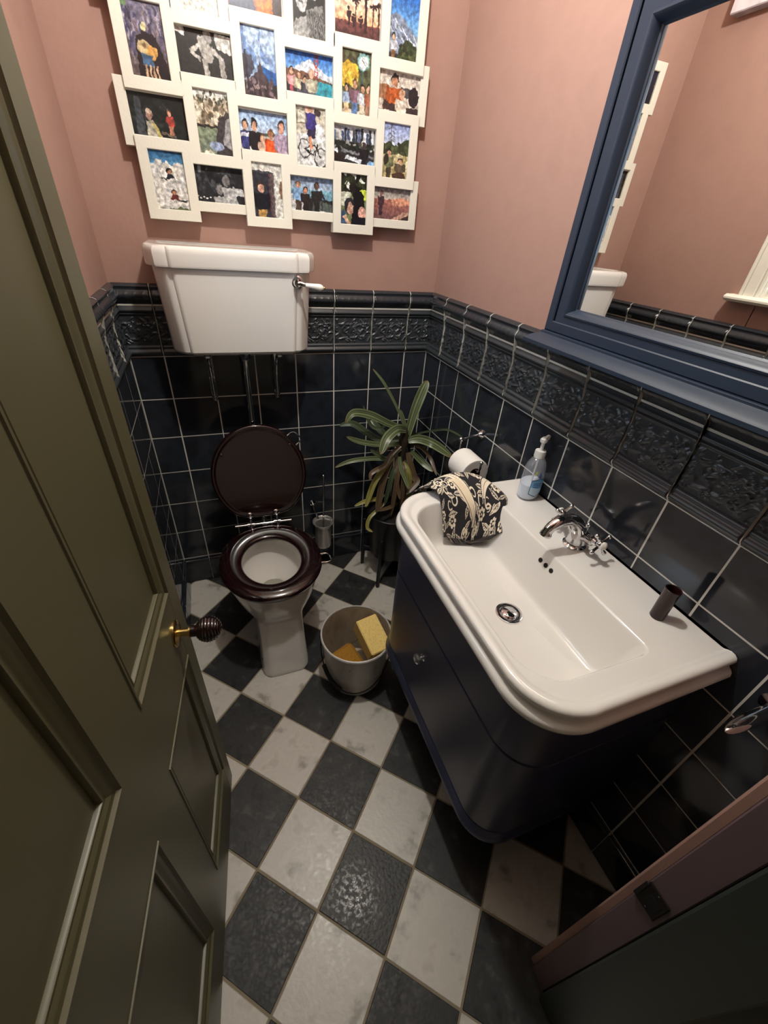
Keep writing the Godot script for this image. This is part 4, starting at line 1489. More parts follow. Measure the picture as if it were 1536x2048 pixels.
			k.ell(0.3, 0.97, 0.16, 0.06, C(208, 202, 186))
		"bicycle":
			k.rect(0, 0, 1, 0.45, C(186, 178, 162))
			k.rect(0.05, 0.06, 0.35, 0.3, C(120, 112, 98))
			k.rect(0.08, 0.09, 0.32, 0.27, C(206, 200, 186))
			k.rect(0, 0.45, 1, 1, C(206, 206, 204))
			for c in [[0.28, 0.68, 0.2, 0.16], [0.82, 0.82, 0.22, 0.17]]:
				k.ell(c[0], c[1], c[2], c[3], C(60, 58, 60))
				k.ell(c[0], c[1], c[2] * 0.86, c[3] * 0.88, C(196, 196, 194))
			k.line(Vector2(0.28, 0.68), Vector2(0.62, 0.60), 0.03, dark)
			k.line(Vector2(0.62, 0.60), Vector2(0.82, 0.82), 0.03, dark)
			k.line(Vector2(0.28, 0.68), Vector2(0.56, 0.78), 0.03, dark)
			k.line(Vector2(0.56, 0.78), Vector2(0.74, 0.58), 0.03, dark)
			k.ell(0.46, 0.05, 0.12, 0.07, C(208, 160, 140))
			k.poly([Vector2(0.34, 0.12), Vector2(0.66, 0.12), Vector2(0.68, 0.36), Vector2(0.36, 0.38)], C(58, 52, 120))
			k.poly([Vector2(0.38, 0.36), Vector2(0.66, 0.36), Vector2(0.62, 0.5), Vector2(0.4, 0.5)], C(44, 42, 66))
			k.line(Vector2(0.46, 0.48), Vector2(0.5, 0.68), 0.09, C(196, 132, 100))
			k.ell(0.72, 0.1, 0.1, 0.06, C(60, 50, 52))
			k.poly([Vector2(0.66, 0.3), Vector2(0.85, 0.24), Vector2(0.95, 0.4), Vector2(0.8, 0.56), Vector2(0.64, 0.5)], C(226, 226, 224))
		"hikers":
			k.grad(0, 0, 1, 0.45, C(140, 156, 204), C(196, 204, 224))
			k.line(Vector2(0.3, 0.05), Vector2(0.32, 0.45), 0.03, C(90, 92, 90))
			for i in 8:
				k.line(Vector2(0.31, 0.1 + 0.04 * i), Vector2(0.31 + (0.12 if i % 2 else -0.12), 0.13 + 0.04 * i), 0.02, C(92, 98, 90))
			k.poly([Vector2(0, 0.42), Vector2(0.2, 0.34), Vector2(0.5, 0.4), Vector2(0.9, 0.26), Vector2(1, 0.24), Vector2(1, 0.6), Vector2(0, 0.6)], C(58, 68, 48))
			k.speckle(60, 0.03, 0.07, [C(44, 54, 36), C(76, 86, 56), C(58, 62, 44)], rng, 0.38, 0.56)
			k.rect(0, 0.55, 1, 1, C(188, 176, 130))
			k.speckle(30, 0.04, 0.1, [C(206, 196, 160), C(166, 152, 104)], rng, 0.55, 1.0)
			k.figure(0.26, 0.46, 0.98, 0.26, C(110, 116, 84), C(60, 56, 46), dark, skin)
			k.ell(0.16, 0.64, 0.09, 0.1, C(46, 42, 36))
			k.figure(0.7, 0.6, 1.0, 0.34, C(90, 80, 62), C(120, 60, 44), dark, skin)
			k.ell(0.66, 0.92, 0.26, 0.07, C(66, 48, 40))
		"surf":
			k.grad(0, 0, 1, 0.24, C(40, 88, 132), C(86, 140, 180))
			k.grad(0, 0.24, 1, 1, C(206, 206, 204), C(216, 214, 208))
			k.speckle(70, 0.03, 0.16, [C(224, 222, 218), C(196, 196, 194), C(210, 206, 198)], rng, 0.28, 0.96)
			for c in [[0.52, 0.34, dark, C(34, 36, 44)], [0.55, 0.68, C(60, 40, 36), C(100, 44, 42)]]:
				k.ell(c[0], c[1], 0.075, 0.05, c[2])
				k.ell(c[0] + 0.01, c[1] + 0.012, 0.055, 0.036, C(180, 126, 100))
				k.poly([Vector2(c[0] - 0.06, c[1] + 0.04), Vector2(c[0] + 0.09, c[1] + 0.04), Vector2(c[0] + 0.15, c[1] + 0.12), Vector2(c[0] - 0.13, c[1] + 0.12)], c[3])
			k.poly([Vector2(0.2, 0.44), Vector2(0.42, 0.46), Vector2(0.46, 0.5)], C(52, 52, 58))
			k.poly([Vector2(0.6, 0.80), Vector2(0.98, 0.80), Vector2(0.8, 0.84)], C(40, 42, 46))
			k.poly([Vector2(0, 0.97), Vector2(0.6, 0.95), Vector2(0.68, 0.91), Vector2(1, 0.96), Vector2(1, 1), Vector2(0, 1)], C(84, 96, 66))
		"doorway":
			k.rect(0, 0, 1, 1, C(206, 204, 196))
			k.rect(0, 0.16, 0.72, 1, C(70, 70, 74))
			k.rect(0.06, 0.2, 0.62, 1, C(46, 48, 56))
			for i in 4:
				k.line(Vector2(0.56 + 0.045 * i, 0.2), Vector2(0.56 + 0.045 * i, 1), 0.014, [C(150, 74, 66), C(120, 116, 110)][i % 2])
			k.rect(0.88, 0.32, 0.98, 0.62, C(120, 92, 74))
			k.figure(0.28, 0.34, 1.12, 0.42, C(26, 26, 34), C(186, 146, 86), C(60, 44, 40), C(206, 160, 140))
		"selfie":
			k.rect(0, 0, 1, 1, C(110, 122, 84))
			k.speckle(90, 0.04, 0.12, [C(30, 34, 26), C(60, 72, 44), C(226, 230, 220), C(44, 50, 34), C(20, 22, 20)], rng, 0.0, 0.35)
			k.rect(0.6, 0.3, 1, 0.5, C(190, 206, 70))
			k.rect(0, 0.35, 0.4, 0.62, C(206, 208, 190))
			k.poly([Vector2(0.42, 0.2), Vector2(0.6, 0.22), Vector2(0.88, 0.4), Vector2(0.95, 1), Vector2(0.4, 1), Vector2(0.5, 0.55)], C(16, 16, 20))
			k.ell(0.45, 0.28, 0.12, 0.1, C(30, 26, 24))
			k.ell(0.35, 0.62, 0.2, 0.16, C(40, 38, 46))
			k.ell(0.38, 0.66, 0.11, 0.12, C(196, 154, 132))
			k.poly([Vector2(0, 0.7), Vector2(0.2, 0.72), Vector2(0.3, 1), Vector2(0, 1)], C(60, 84, 112))
			k.line(Vector2(0.15, 0.8), Vector2(0.38, 1.0), 0.13, C(206, 164, 142))
			k.ell(0.82, 0.72, 0.16, 0.12, C(214, 164, 148))
			k.rect(0.45, 0.82, 1, 1, C(18, 20, 30))
		"sunset":
			k.grad(0, 0, 1, 1, C(226, 170, 110), C(120, 62, 34))
			k.poly([Vector2(0.1, 0.3), Vector2(0.45, 0.1), Vector2(0.5, 1), Vector2(0.05, 1)], C(60, 64, 90))
			k.poly([Vector2(0.5, 0.2), Vector2(0.85, 0.1), Vector2(1, 1), Vector2(0.55, 1)], C(200, 110, 40))
			k.ell(0.7, 0.2, 0.1, 0.16, C(190, 140, 110))
			k.rect(0.82, 0, 1, 1, C(56, 40, 40))
		"palms":
			k.grad(0, 0, 1, 0.7, C(232, 214, 196), C(226, 168, 128))
			k.grad(0, 0.68, 1, 1, C(110, 64, 60), C(70, 44, 46))
			for c in [[0.46, 0.22, 0.02], [0.66, 0.1, 0.06], [0.82, 0.25, 0.02], [0.93, 0.2, 0.03]]:
				k.line(Vector2(c[0], c[1]), Vector2(c[0], 0.86), c[2], C(50, 32, 36))
				for i in 7:
					var a := TAU * i / 7.0
					k.line(Vector2(c[0], c[1]), Vector2(c[0] + cos(a) * 0.09, c[1] + absf(sin(a)) * 0.1), 0.03, C(48, 34, 36))
			for x in [0.32, 0.42, 0.56]:
				k.figure(x, 0.36 if x < 0.4 else 0.5, 0.76, 0.07, C(52, 34, 36), C(44, 30, 34), dark, C(60, 40, 40))
		"stage":
			k.rect(0, 0, 1, 1, C(36, 35, 34))
			k.poly([Vector2(0, 0), Vector2(0.18, 0), Vector2(0.18, 0.22), Vector2(0, 0.17)], C(222, 220, 214))
			k.poly([Vector2(0.68, 0.08), Vector2(0.98, 0.08), Vector2(0.98, 0.46), Vector2(0.72, 0.36)], C(206, 204, 196))
			k.ell(0.57, 0.16, 0.07, 0.16, C(150, 146, 142))
			k.ell(0.46, 0.30, 0.08, 0.14, C(184, 180, 174))
			k.poly([Vector2(0.4, 0.34), Vector2(0.6, 0.3), Vector2(0.66, 0.55), Vector2(0.6, 0.68), Vector2(0.46, 0.66)], C(166, 162, 156))
			k.line(Vector2(0.42, 0.34), Vector2(0.25, 0.5), 0.06, C(176, 172, 166))
			k.line(Vector2(0.25, 0.5), Vector2(0.42, 0.64), 0.06, C(176, 172, 166))
			k.line(Vector2(0.62, 0.38), Vector2(0.8, 0.6), 0.07, C(176, 172, 166))
			k.line(Vector2(0.48, 0.62), Vector2(0.50, 1.0), 0.09, C(168, 164, 158))
			k.line(Vector2(0.78, 0.58), Vector2(0.8, 1.0), 0.1, C(150, 146, 140))
		"bridge":
			k.grad(0, 0, 1, 0.6, C(28, 92, 180), C(150, 190, 226))
			k.poly([Vector2(0.05, 0.5), Vector2(0.5, 0.16), Vector2(0.8, 0.42), Vector2(1, 0.5), Vector2(1, 0.6), Vector2(0, 0.6)], C(206, 214, 224))
			k.poly([Vector2(0, 0.42), Vector2(0.4, 0.46), Vector2(0.8, 0.56), Vector2(1, 0.66), Vector2(1, 0.7), Vector2(0, 0.7)], C(106, 74, 60))
			k.poly([Vector2(0.6, 0.6), Vector2(1, 0.66), Vector2(1, 1), Vector2(0.6, 1)], C(48, 136, 152))
			for x in [0.605, 0.655]:
				k.line(Vector2(x, 0.0), Vector2(x, 0.56), 0.016, C(170, 66, 52))
			for y in [0.06, 0.18, 0.3, 0.42]:
				k.line(Vector2(0.60, y), Vector2(0.66, y), 0.02, C(170, 66, 52))
			k.figure(0.13, 0.4, 1.05, 0.13, C(210, 150, 150), C(150, 70, 80), dark, skin)
			k.figure(0.28, 0.46, 1.1, 0.15, C(196, 186, 160), C(80, 80, 90), C(80, 60, 46), skin)
			k.figure(0.40, 0.54, 1.15, 0.14, C(64, 62, 72), C(50, 50, 60), dark, skin)
			k.figure(0.53, 0.38, 1.2, 0.19, C(176, 172, 152), C(90, 90, 90), C(190, 150, 130), C(206, 160, 138))
		"orange":
			k.rect(0, 0, 1, 1, C(206, 196, 184))
			k.rect(0, 0.35, 0.22, 0.7, C(150, 106, 76))
			k.rect(0.55, 0.35, 0.95, 0.6, C(74, 74, 78))
			k.rect(0.15, 0.7, 0.45, 0.95, C(62, 44, 38))
			k.figure(0.40, 0.08, 1.2, 0.30, C(176, 86, 40), C(50, 40, 40), dark, C(180, 126, 96))
			k.figure(0.58, 0.42, 1.3, 0.24, C(220, 206, 190), C(200, 186, 170), C(190, 150, 120), skin)
			k.ell(0.85, 0.55, 0.12, 0.25, C(34, 30, 32))
			k.rect(0.7, 0.82, 1, 1, C(50, 40, 40))
		"woods":
			k.rect(0, 0, 1, 1, C(26, 27, 26))
			k.speckle(60, 0.02, 0.09, [C(34, 36, 34), C(20, 21, 20), C(44, 46, 48)], rng)
			k.poly([Vector2(0.12, 0.1), Vector2(0.2, 0.1), Vector2(0.24, 1), Vector2(0.08, 1)], C(62, 66, 72))
			k.ell(0.33, 0.48, 0.06, 0.13, C(150, 116, 104))
			k.ell(0.33, 0.42, 0.055, 0.06, C(196, 176, 156))
			k.poly([Vector2(0.26, 0.62), Vector2(0.4, 0.6), Vector2(0.52, 1), Vector2(0.26, 1)], C(170, 166, 150))
			k.line(Vector2(0.38, 0.66), Vector2(0.48, 0.98), 0.05, C(176, 160, 88))
			k.figure(0.69, 0.32, 0.9, 0.11, C(176, 70, 62), C(176, 120, 96), C(120, 80, 60), C(206, 150, 126))
			k.line(Vector2(0.5, 0.85), Vector2(0.76, 0.92), 0.04, C(110, 98, 88))
		"family":
			k.grad(0, 0, 1, 0.55, C(150, 178, 214), C(186, 202, 224))
			k.rect(0, 0.5, 1, 0.62, C(70, 74, 66))
			k.rect(0, 0.6, 1, 1, C(190, 182, 172))
			k.figure(0.14, 0.24, 1.3, 0.2, C(60, 62, 120), C(50, 50, 90), dark, skin)
			k.poly([Vector2(0.04, 0.56), Vector2(0.24, 0.56), Vector2(0.24, 0.66), Vector2(0.04, 0.66)], C(206, 206, 220))
			k.figure(0.32, 0.2, 1.4, 0.2, C(30, 26, 30), C(34, 30, 40), dark, skin)
			k.figure(0.46, 0.54, 1.3, 0.14, C(206, 170, 150), C(80, 60, 60), C(90, 60, 46), skin)
			k.figure(0.64, 0.40, 1.35, 0.2, C(232, 88, 40), C(190, 60, 40), C(110, 74, 50), C(176, 120, 90))
			k.figure(0.86, 0.16, 1.45, 0.24, C(166, 146, 168), C(90, 84, 100), C(40, 34, 34), C(200, 146, 124))
		"city":
			k.grad(0, 0, 1, 0.4, C(206, 210, 216), C(130, 140, 160))
			for i in 16:
				k.rect(0.02 + 0.062 * i, rng.randf_range(0, 0.2), 0.07 + 0.062 * i, 0.5, [C(60, 72, 100), C(190, 184, 176), C(90, 104, 138), C(44, 50, 62), C(214, 214, 216)][rng.randi() % 5])
			k.rect(0, 0.4, 1, 0.62, C(32, 38, 34))
			k.speckle(30, 0.02, 0.05, [C(60, 62, 56), C(22, 26, 24), C(150, 150, 146)], rng, 0.4, 0.62)
			k.poly([Vector2(0.2, 0.6), Vector2(0.95, 0.72), Vector2(0.95, 0.78), Vector2(0.2, 0.68)], C(120, 122, 126))
			k.poly([Vector2(0.3, 0.76), Vector2(0.72, 0.86), Vector2(0.66, 0.96), Vector2(0.3, 0.86)], C(206, 210, 220))
			k.rect(0, 0.72, 0.26, 1, C(38, 30, 28))
			k.rect(0.02, 0.62, 0.12, 0.72, C(216, 220, 226))
			k.figure(0.72, 0.34, 1.1, 0.16, C(30, 28, 34), C(24, 24, 30), C(230, 230, 232), C(60, 50, 50))
			k.ell(0.9, 0.94, 0.1, 0.09, C(130, 170, 214))
		"couple":
			k.rect(0, 0, 1, 1, C(40, 41, 44))
			k.speckle(70, 0.02, 0.08, [C(52, 54, 58), C(30, 31, 34), C(66, 68, 72)], rng, 0.0, 0.7)
			k.rect(0.1, 0.06, 0.17, 0.24, C(110, 112, 116))
			k.ell(0.48, 0.62, 0.07, 0.13, C(120, 118, 118))
			k.poly([Vector2(0.36, 0.82), Vector2(0.6, 0.78), Vector2(0.62, 1), Vector2(0.36, 1)], C(170, 170, 170))
			k.ell(0.63, 0.38, 0.075, 0.15, C(112, 110, 110))
			k.poly([Vector2(0.54, 0.56), Vector2(0.76, 0.54), Vector2(0.86, 0.98), Vector2(0.58, 1)], C(178, 178, 178))
			k.poly([Vector2(0.74, 0.5), Vector2(0.96, 0.56), Vector2(1, 0.74), Vector2(0.8, 0.74)], C(190, 190, 190))
			for i in 5:
				k.ell(0.04 + 0.06 * i, 0.84 + 0.03 * (i % 2), 0.02, 0.03, C(220, 220, 220))
			k.poly([Vector2(0, 0.96), Vector2(0.3, 1), Vector2(0, 1)], C(226, 224, 220))
		"seaside":
			k.grad(0, 0, 1, 0.35, C(128, 150, 182), C(170, 188, 206))
			k.grad(0, 0.35, 1, 0.62, C(128, 172, 190), C(104, 146, 164))
			k.rect(0, 0.5, 0.3, 1, C(206, 208, 210))
			k.poly([Vector2(0, 0.4), Vector2(0.12, 0.44), Vector2(0.12, 0.52), Vector2(0, 0.5)], C(90, 120, 140))
			k.poly([Vector2(0.55, 0.62), Vector2(1, 0.72), Vector2(1, 1), Vector2(0.5, 1)], C(84, 92, 88))
			k.line(Vector2(0.68, 0.62), Vector2(1, 0.74), 0.02, C(46, 46, 48))
			k.line(Vector2(0.74, 0.64), Vector2(0.74, 0.95), 0.025, C(46, 46, 48))
			k.figure(0.2, 0.16, 1.0, 0.2, C(128, 160, 196), C(74, 60, 54), C(110, 76, 56), skin)
			k.ell(0.2, 0.52, 0.12, 0.18, C(128, 160, 196))
			k.figure(0.36, 0.3, 1.02, 0.17, C(44, 36, 36), C(34, 30, 30), dark, C(176, 120, 96))
			k.figure(0.62, 0.14, 1.02, 0.19, C(42, 42, 42), C(34, 34, 36), C(60, 50, 46), C(110, 80, 66))
			k.line(Vector2(0.7, 0.36), Vector2(0.8, 0.6), 0.04, C(42, 42, 42))
			k.poly([Vector2(0.7, 0.92), Vector2(0.95, 0.98), Vector2(0.9, 1), Vector2(0.68, 1)], C(206, 208, 210))
		"beach":
			k.grad(0, 0, 1, 0.36, C(120, 120, 122), C(206, 192, 178))
			k.grad(0, 0.36, 1, 1, C(172, 108, 96), C(104, 74, 76))
			k.ell(0.75, 0.42, 0.26, 0.13, C(206, 146, 118))
			k.figure(0.24, 0.1, 0.86, 0.12, C(66, 46, 54), C(60, 44, 54), C(80, 60, 60), C(120, 84, 80))
			k.poly([Vector2(0.5, 1), Vector2(0.8, 0.74), Vector2(0.98, 0.7), Vector2(1, 0.78), Vector2(0.7, 1)], C(190, 150, 132))
			k.poly([Vector2(0.66, 1), Vector2(1, 0.78), Vector2(1, 1)], C(60, 44, 46))

# ---------------------------------------------------------------- plant
var plant_node: Node3D

func leaf_at(pts: Array, w: float, kind: String) -> void:
	var path := smooth(pts, 6)
	var n := path.size()
	var rows := []
	var side := Vector3.RIGHT
	for i in n:
		var t := float(i) / (n - 1)
		var d: Vector3 = (path[mini(i + 1, n - 1)] - path[maxi(i - 1, 0)]).normalized()
		var look: Vector3 = (Vector3(-0.6, 1.35, 1.25) - path[i]).normalized()
		var s := d.cross(look)
		if s.length() < 0.2:
			s = d.cross(Vector3.UP)
		s = s.normalized()
		if i > 0:
			s = side.lerp(s, 0.5).normalized()
		side = s
		var nn := s.cross(d).normalized()
		var hw := w * 0.5 * (0.42 + 0.58 * sin(PI * minf(1.0, 0.12 + t * 0.72))) * (1.0 if t < 0.72 else maxf(0.03, sqrt(maxf(0.0, 1.0 - pow((t - 0.72) / 0.28, 2.0)))))
		var fold := 0.22
		var wob := sin(t * 17.0 + w * 300.0) * 0.08
		var row := PackedVector3Array()
		for q in [-1.0, -0.5, 0.0, 0.5, 1.0]:
			row.append(path[i] + s * hw * q + nn * hw * (absf(q) * fold + q * wob))
		for q in [0.9, 0.45, 0.0, -0.45, -0.9]:
			row.append(path[i] + s * hw * q + nn * (hw * (absf(q) * fold + q * wob) - 0.0012))
		rows.append(row)
	var b := MB.new()
	b.grid(rows, true, true, true)
	part("leaf", b, M["leaf_" + kind], plant_node, 60.0)

func plant() -> void:
	var c := Vector3(-0.172, 0, 0.185)
	var o := thing("plant_stand", "dark four-legged plant stand in the corner holding the black pot", "plant stand", c)
	for k in 4:
		var a := PI / 4 + PI / 2 * k - 0.1
		var b := MB.new()
		var p := c + Vector3(cos(a), 0, sin(a)) * 0.139
		b.box(p + Vector3(0, 0.15, 0), Vector3(0.016, 0.30, 0.016), 0.003)
		part("leg", b, M.stand, o)
	for k in 2:
		var b := MB.new()
		b.box(c + Vector3(0, 0.125 + 0.0 * k, 0), Vector3(0.27, 0.018, 0.018), 0.003, Transform3D(Basis(Vector3.UP, PI / 4 + PI / 2 * k + 0.1), c - Basis(Vector3.UP, PI / 4 + PI / 2 * k + 0.1) * c))
		part("crossbar", b, M.stand, o)
	o = thing("potted_plant", "tall strap-leaved dracaena with drooping brown lower leaves in a black pot", "plant", c + Vector3(0, 0.135, 0))
	plant_node = o
	var b := MB.new()
	b.lathe([Vector2(0.0005, 0.136), Vector2(0.085, 0.136), Vector2(0.096, 0.145), Vector2(0.118, 0.385), Vector2(0.120, 0.392), Vector2(0.117, 0.395), Vector2(0.112, 0.390), Vector2(0.110, 0.365), Vector2(0.0005, 0.365)], 36, Transform3D(Basis.IDENTITY, c))
	part("pot", b, M.pot, o)
	b = MB.new()
	b.lathe([Vector2(0.109, 0.360), Vector2(0.109, 0.370), Vector2(0.08, 0.376), Vector2(0.03, 0.38), Vector2(0.0005, 0.381)], 24, Transform3D(Basis.IDENTITY, c))
	part("soil", b, M.soil, o)
	b = MB.new()
	b.tube(smooth([c + Vector3(0, 0.37, 0), Vector3(-0.160, 0.52, 0.188), Vector3(-0.155, 0.66, 0.186), Vector3(-0.150, 0.74, 0.184), Vector3(-0.148, 0.82, 0.186)], 4), [0.018, 0.018, 0.018, 0.018, 0.018, 0.018, 0.018, 0.018, 0.018, 0.019, 0.020, 0.021, 0.022, 0.021, 0.018, 0.012, 0.005], 12)
	part("stem", b, M.stem, o)
	leaf_at([Vector3(-0.136, 0.780, 0.190), Vector3(-0.112, 0.883, 0.183), Vector3(-0.085, 0.962, 0.177), Vector3(-0.063, 1.008, 0.170)], 0.041, "g")
	leaf_at([Vector3(-0.152, 0.812, 0.190), Vector3(-0.188, 0.898, 0.173), Vector3(-0.247, 0.998, 0.157), Vector3(-0.294, 1.054, 0.140)], 0.011, "g")
	leaf_at([Vector3(-0.157, 0.812, 0.190), Vector3(-0.230, 0.844, 0.195), Vector3(-0.314, 0.889, 0.200), Vector3(-0.388, 0.905, 0.205), Vector3(-0.420, 0.867, 0.210)], 0.032, "g")
	leaf_at([Vector3(-0.151, 0.811, 0.200), Vector3(-0.204, 0.833, 0.230), Vector3(-0.261, 0.809, 0.260), Vector3(-0.294, 0.755, 0.290)], 0.040, "g")
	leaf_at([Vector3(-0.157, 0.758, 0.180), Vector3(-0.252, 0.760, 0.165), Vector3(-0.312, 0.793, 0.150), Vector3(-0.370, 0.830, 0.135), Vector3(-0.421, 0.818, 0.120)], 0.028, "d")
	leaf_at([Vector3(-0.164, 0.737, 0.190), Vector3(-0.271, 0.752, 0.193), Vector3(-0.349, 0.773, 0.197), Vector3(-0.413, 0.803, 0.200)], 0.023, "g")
	leaf_at([Vector3(-0.167, 0.722, 0.200), Vector3(-0.234, 0.689, 0.213), Vector3(-0.281, 0.721, 0.227), Vector3(-0.321, 0.755, 0.240)], 0.019, "g")
	leaf_at([Vector3(-0.165, 0.690, 0.190), Vector3(-0.224, 0.677, 0.188), Vector3(-0.298, 0.684, 0.185), Vector3(-0.389, 0.680, 0.183), Vector3(-0.455, 0.656, 0.180)], 0.020, "g")
	leaf_at([Vector3(-0.135, 0.760, 0.200), Vector3(-0.088, 0.770, 0.217), Vector3(-0.030, 0.754, 0.252), Vector3(-0.030, 0.771, 0.405)], 0.040, "g")
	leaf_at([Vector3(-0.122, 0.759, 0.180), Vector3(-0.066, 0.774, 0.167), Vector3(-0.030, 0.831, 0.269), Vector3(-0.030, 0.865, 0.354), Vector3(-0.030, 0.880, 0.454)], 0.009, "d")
	leaf_at([Vector3(-0.143, 0.801, 0.190), Vector3(-0.159, 0.847, 0.180), Vector3(-0.174, 0.891, 0.170)], 0.017, "g")
	leaf_at([Vector3(-0.124, 0.748, 0.200), Vector3(-0.071, 0.725, 0.217), Vector3(-0.030, 0.676, 0.233), Vector3(-0.030, 0.632, 0.308)], 0.017, "b")
	leaf_at([Vector3(-0.114, 0.706, 0.200), Vector3(-0.064, 0.657, 0.220), Vector3(-0.030, 0.635, 0.274)], 0.026, "g")
	leaf_at([Vector3(-0.173, 0.743, 0.210), Vector3(-0.221, 0.714, 0.225), Vector3(-0.253, 0.674, 0.240), Vector3(-0.315, 0.653, 0.255), Vector3(-0.324, 0.626, 0.270)], 0.020, "b")
	leaf_at([Vector3(-0.196, 0.709, 0.200), Vector3(-0.226, 0.647, 0.215), Vector3(-0.252, 0.577, 0.230), Vector3(-0.268, 0.503, 0.245), Vector3(-0.279, 0.445, 0.260)], 0.031, "b")
	leaf_at([Vector3(-0.178, 0.686, 0.200), Vector3(-0.190, 0.631, 0.223), Vector3(-0.184, 0.560, 0.247), Vector3(-0.176, 0.505, 0.270)], 0.018, "b")
	leaf_at([Vector3(-0.129, 0.702, 0.200), Vector3(-0.121, 0.657, 0.218), Vector3(-0.105, 0.599, 0.235), Vector3(-0.094, 0.573, 0.252), Vector3(-0.149, 0.529, 0.270)], 0.031, "b")
	leaf_at([Vector3(-0.203, 0.694, 0.210), Vector3(-0.246, 0.654, 0.225), Vector3(-0.292, 0.599, 0.240), Vector3(-0.319, 0.540, 0.255), Vector3(-0.339, 0.491, 0.270)], 0.026, "y")
	leaf_at([Vector3(-0.173, 0.691, 0.210), Vector3(-0.171, 0.646, 0.237), Vector3(-0.157, 0.605, 0.263), Vector3(-0.149, 0.570, 0.290)], 0.020, "g")
	leaf_at([Vector3(-0.233, 0.511, 0.220), Vector3(-0.268, 0.502, 0.233), Vector3(-0.329, 0.508, 0.247), Vector3(-0.388, 0.498, 0.260)], 0.019, "y")
	leaf_at([Vector3(-0.230, 0.463, 0.220), Vector3(-0.266, 0.445, 0.238), Vector3(-0.312, 0.417, 0.255), Vector3(-0.326, 0.377, 0.272), Vector3(-0.305, 0.361, 0.290)], 0.017, "y")
	leaf_at([Vector3(-0.164, 0.453, 0.220), Vector3(-0.214, 0.456, 0.250), Vector3(-0.283, 0.468, 0.280)], 0.017, "b")
	leaf_at([Vector3(-0.131, 0.627, 0.200), Vector3(-0.124, 0.538, 0.225), Vector3(-0.140, 0.474, 0.250)], 0.026, "b")
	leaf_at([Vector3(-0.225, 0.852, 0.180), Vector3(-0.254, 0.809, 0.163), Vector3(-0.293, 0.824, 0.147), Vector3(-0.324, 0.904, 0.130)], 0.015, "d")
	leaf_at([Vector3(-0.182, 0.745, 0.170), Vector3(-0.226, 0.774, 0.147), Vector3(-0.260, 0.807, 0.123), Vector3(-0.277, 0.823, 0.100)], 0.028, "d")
	# a few more short blades at the back of the crown
	for k in 9:
		var a := -2.6 + 0.62 * k
		var dir := Vector3(cos(a) * 0.75, rng.randf_range(0.0, 0.5), -0.35 + 0.25 * sin(a * 2.0))
		var p0 := Vector3(-0.150, 0.70 + 0.012 * (k % 4), 0.182)
		var p2 := p0 + dir * rng.randf_range(0.12, 0.17)
		p2.x = clampf(p2.x, -0.36, -0.03)
		p2.z = maxf(p2.z, 0.05)
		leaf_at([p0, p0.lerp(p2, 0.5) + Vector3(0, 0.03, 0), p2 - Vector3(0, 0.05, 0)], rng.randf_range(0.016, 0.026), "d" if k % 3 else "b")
	for k in 7:
		var a := -0.6 + 0.55 * k
		var p0 := Vector3(-0.158, 0.66, 0.19)
		var p1 := p0 + Vector3(cos(a) * 0.05, -0.04, 0.02 + sin(a) * 0.035)
		var p2 := p1 + Vector3(cos(a) * 0.035, -0.16 - 0.03 * (k % 3), 0.01)
		leaf_at([p0, p1, p2], 0.022, ["b", "b", "d", "y"][k % 4])

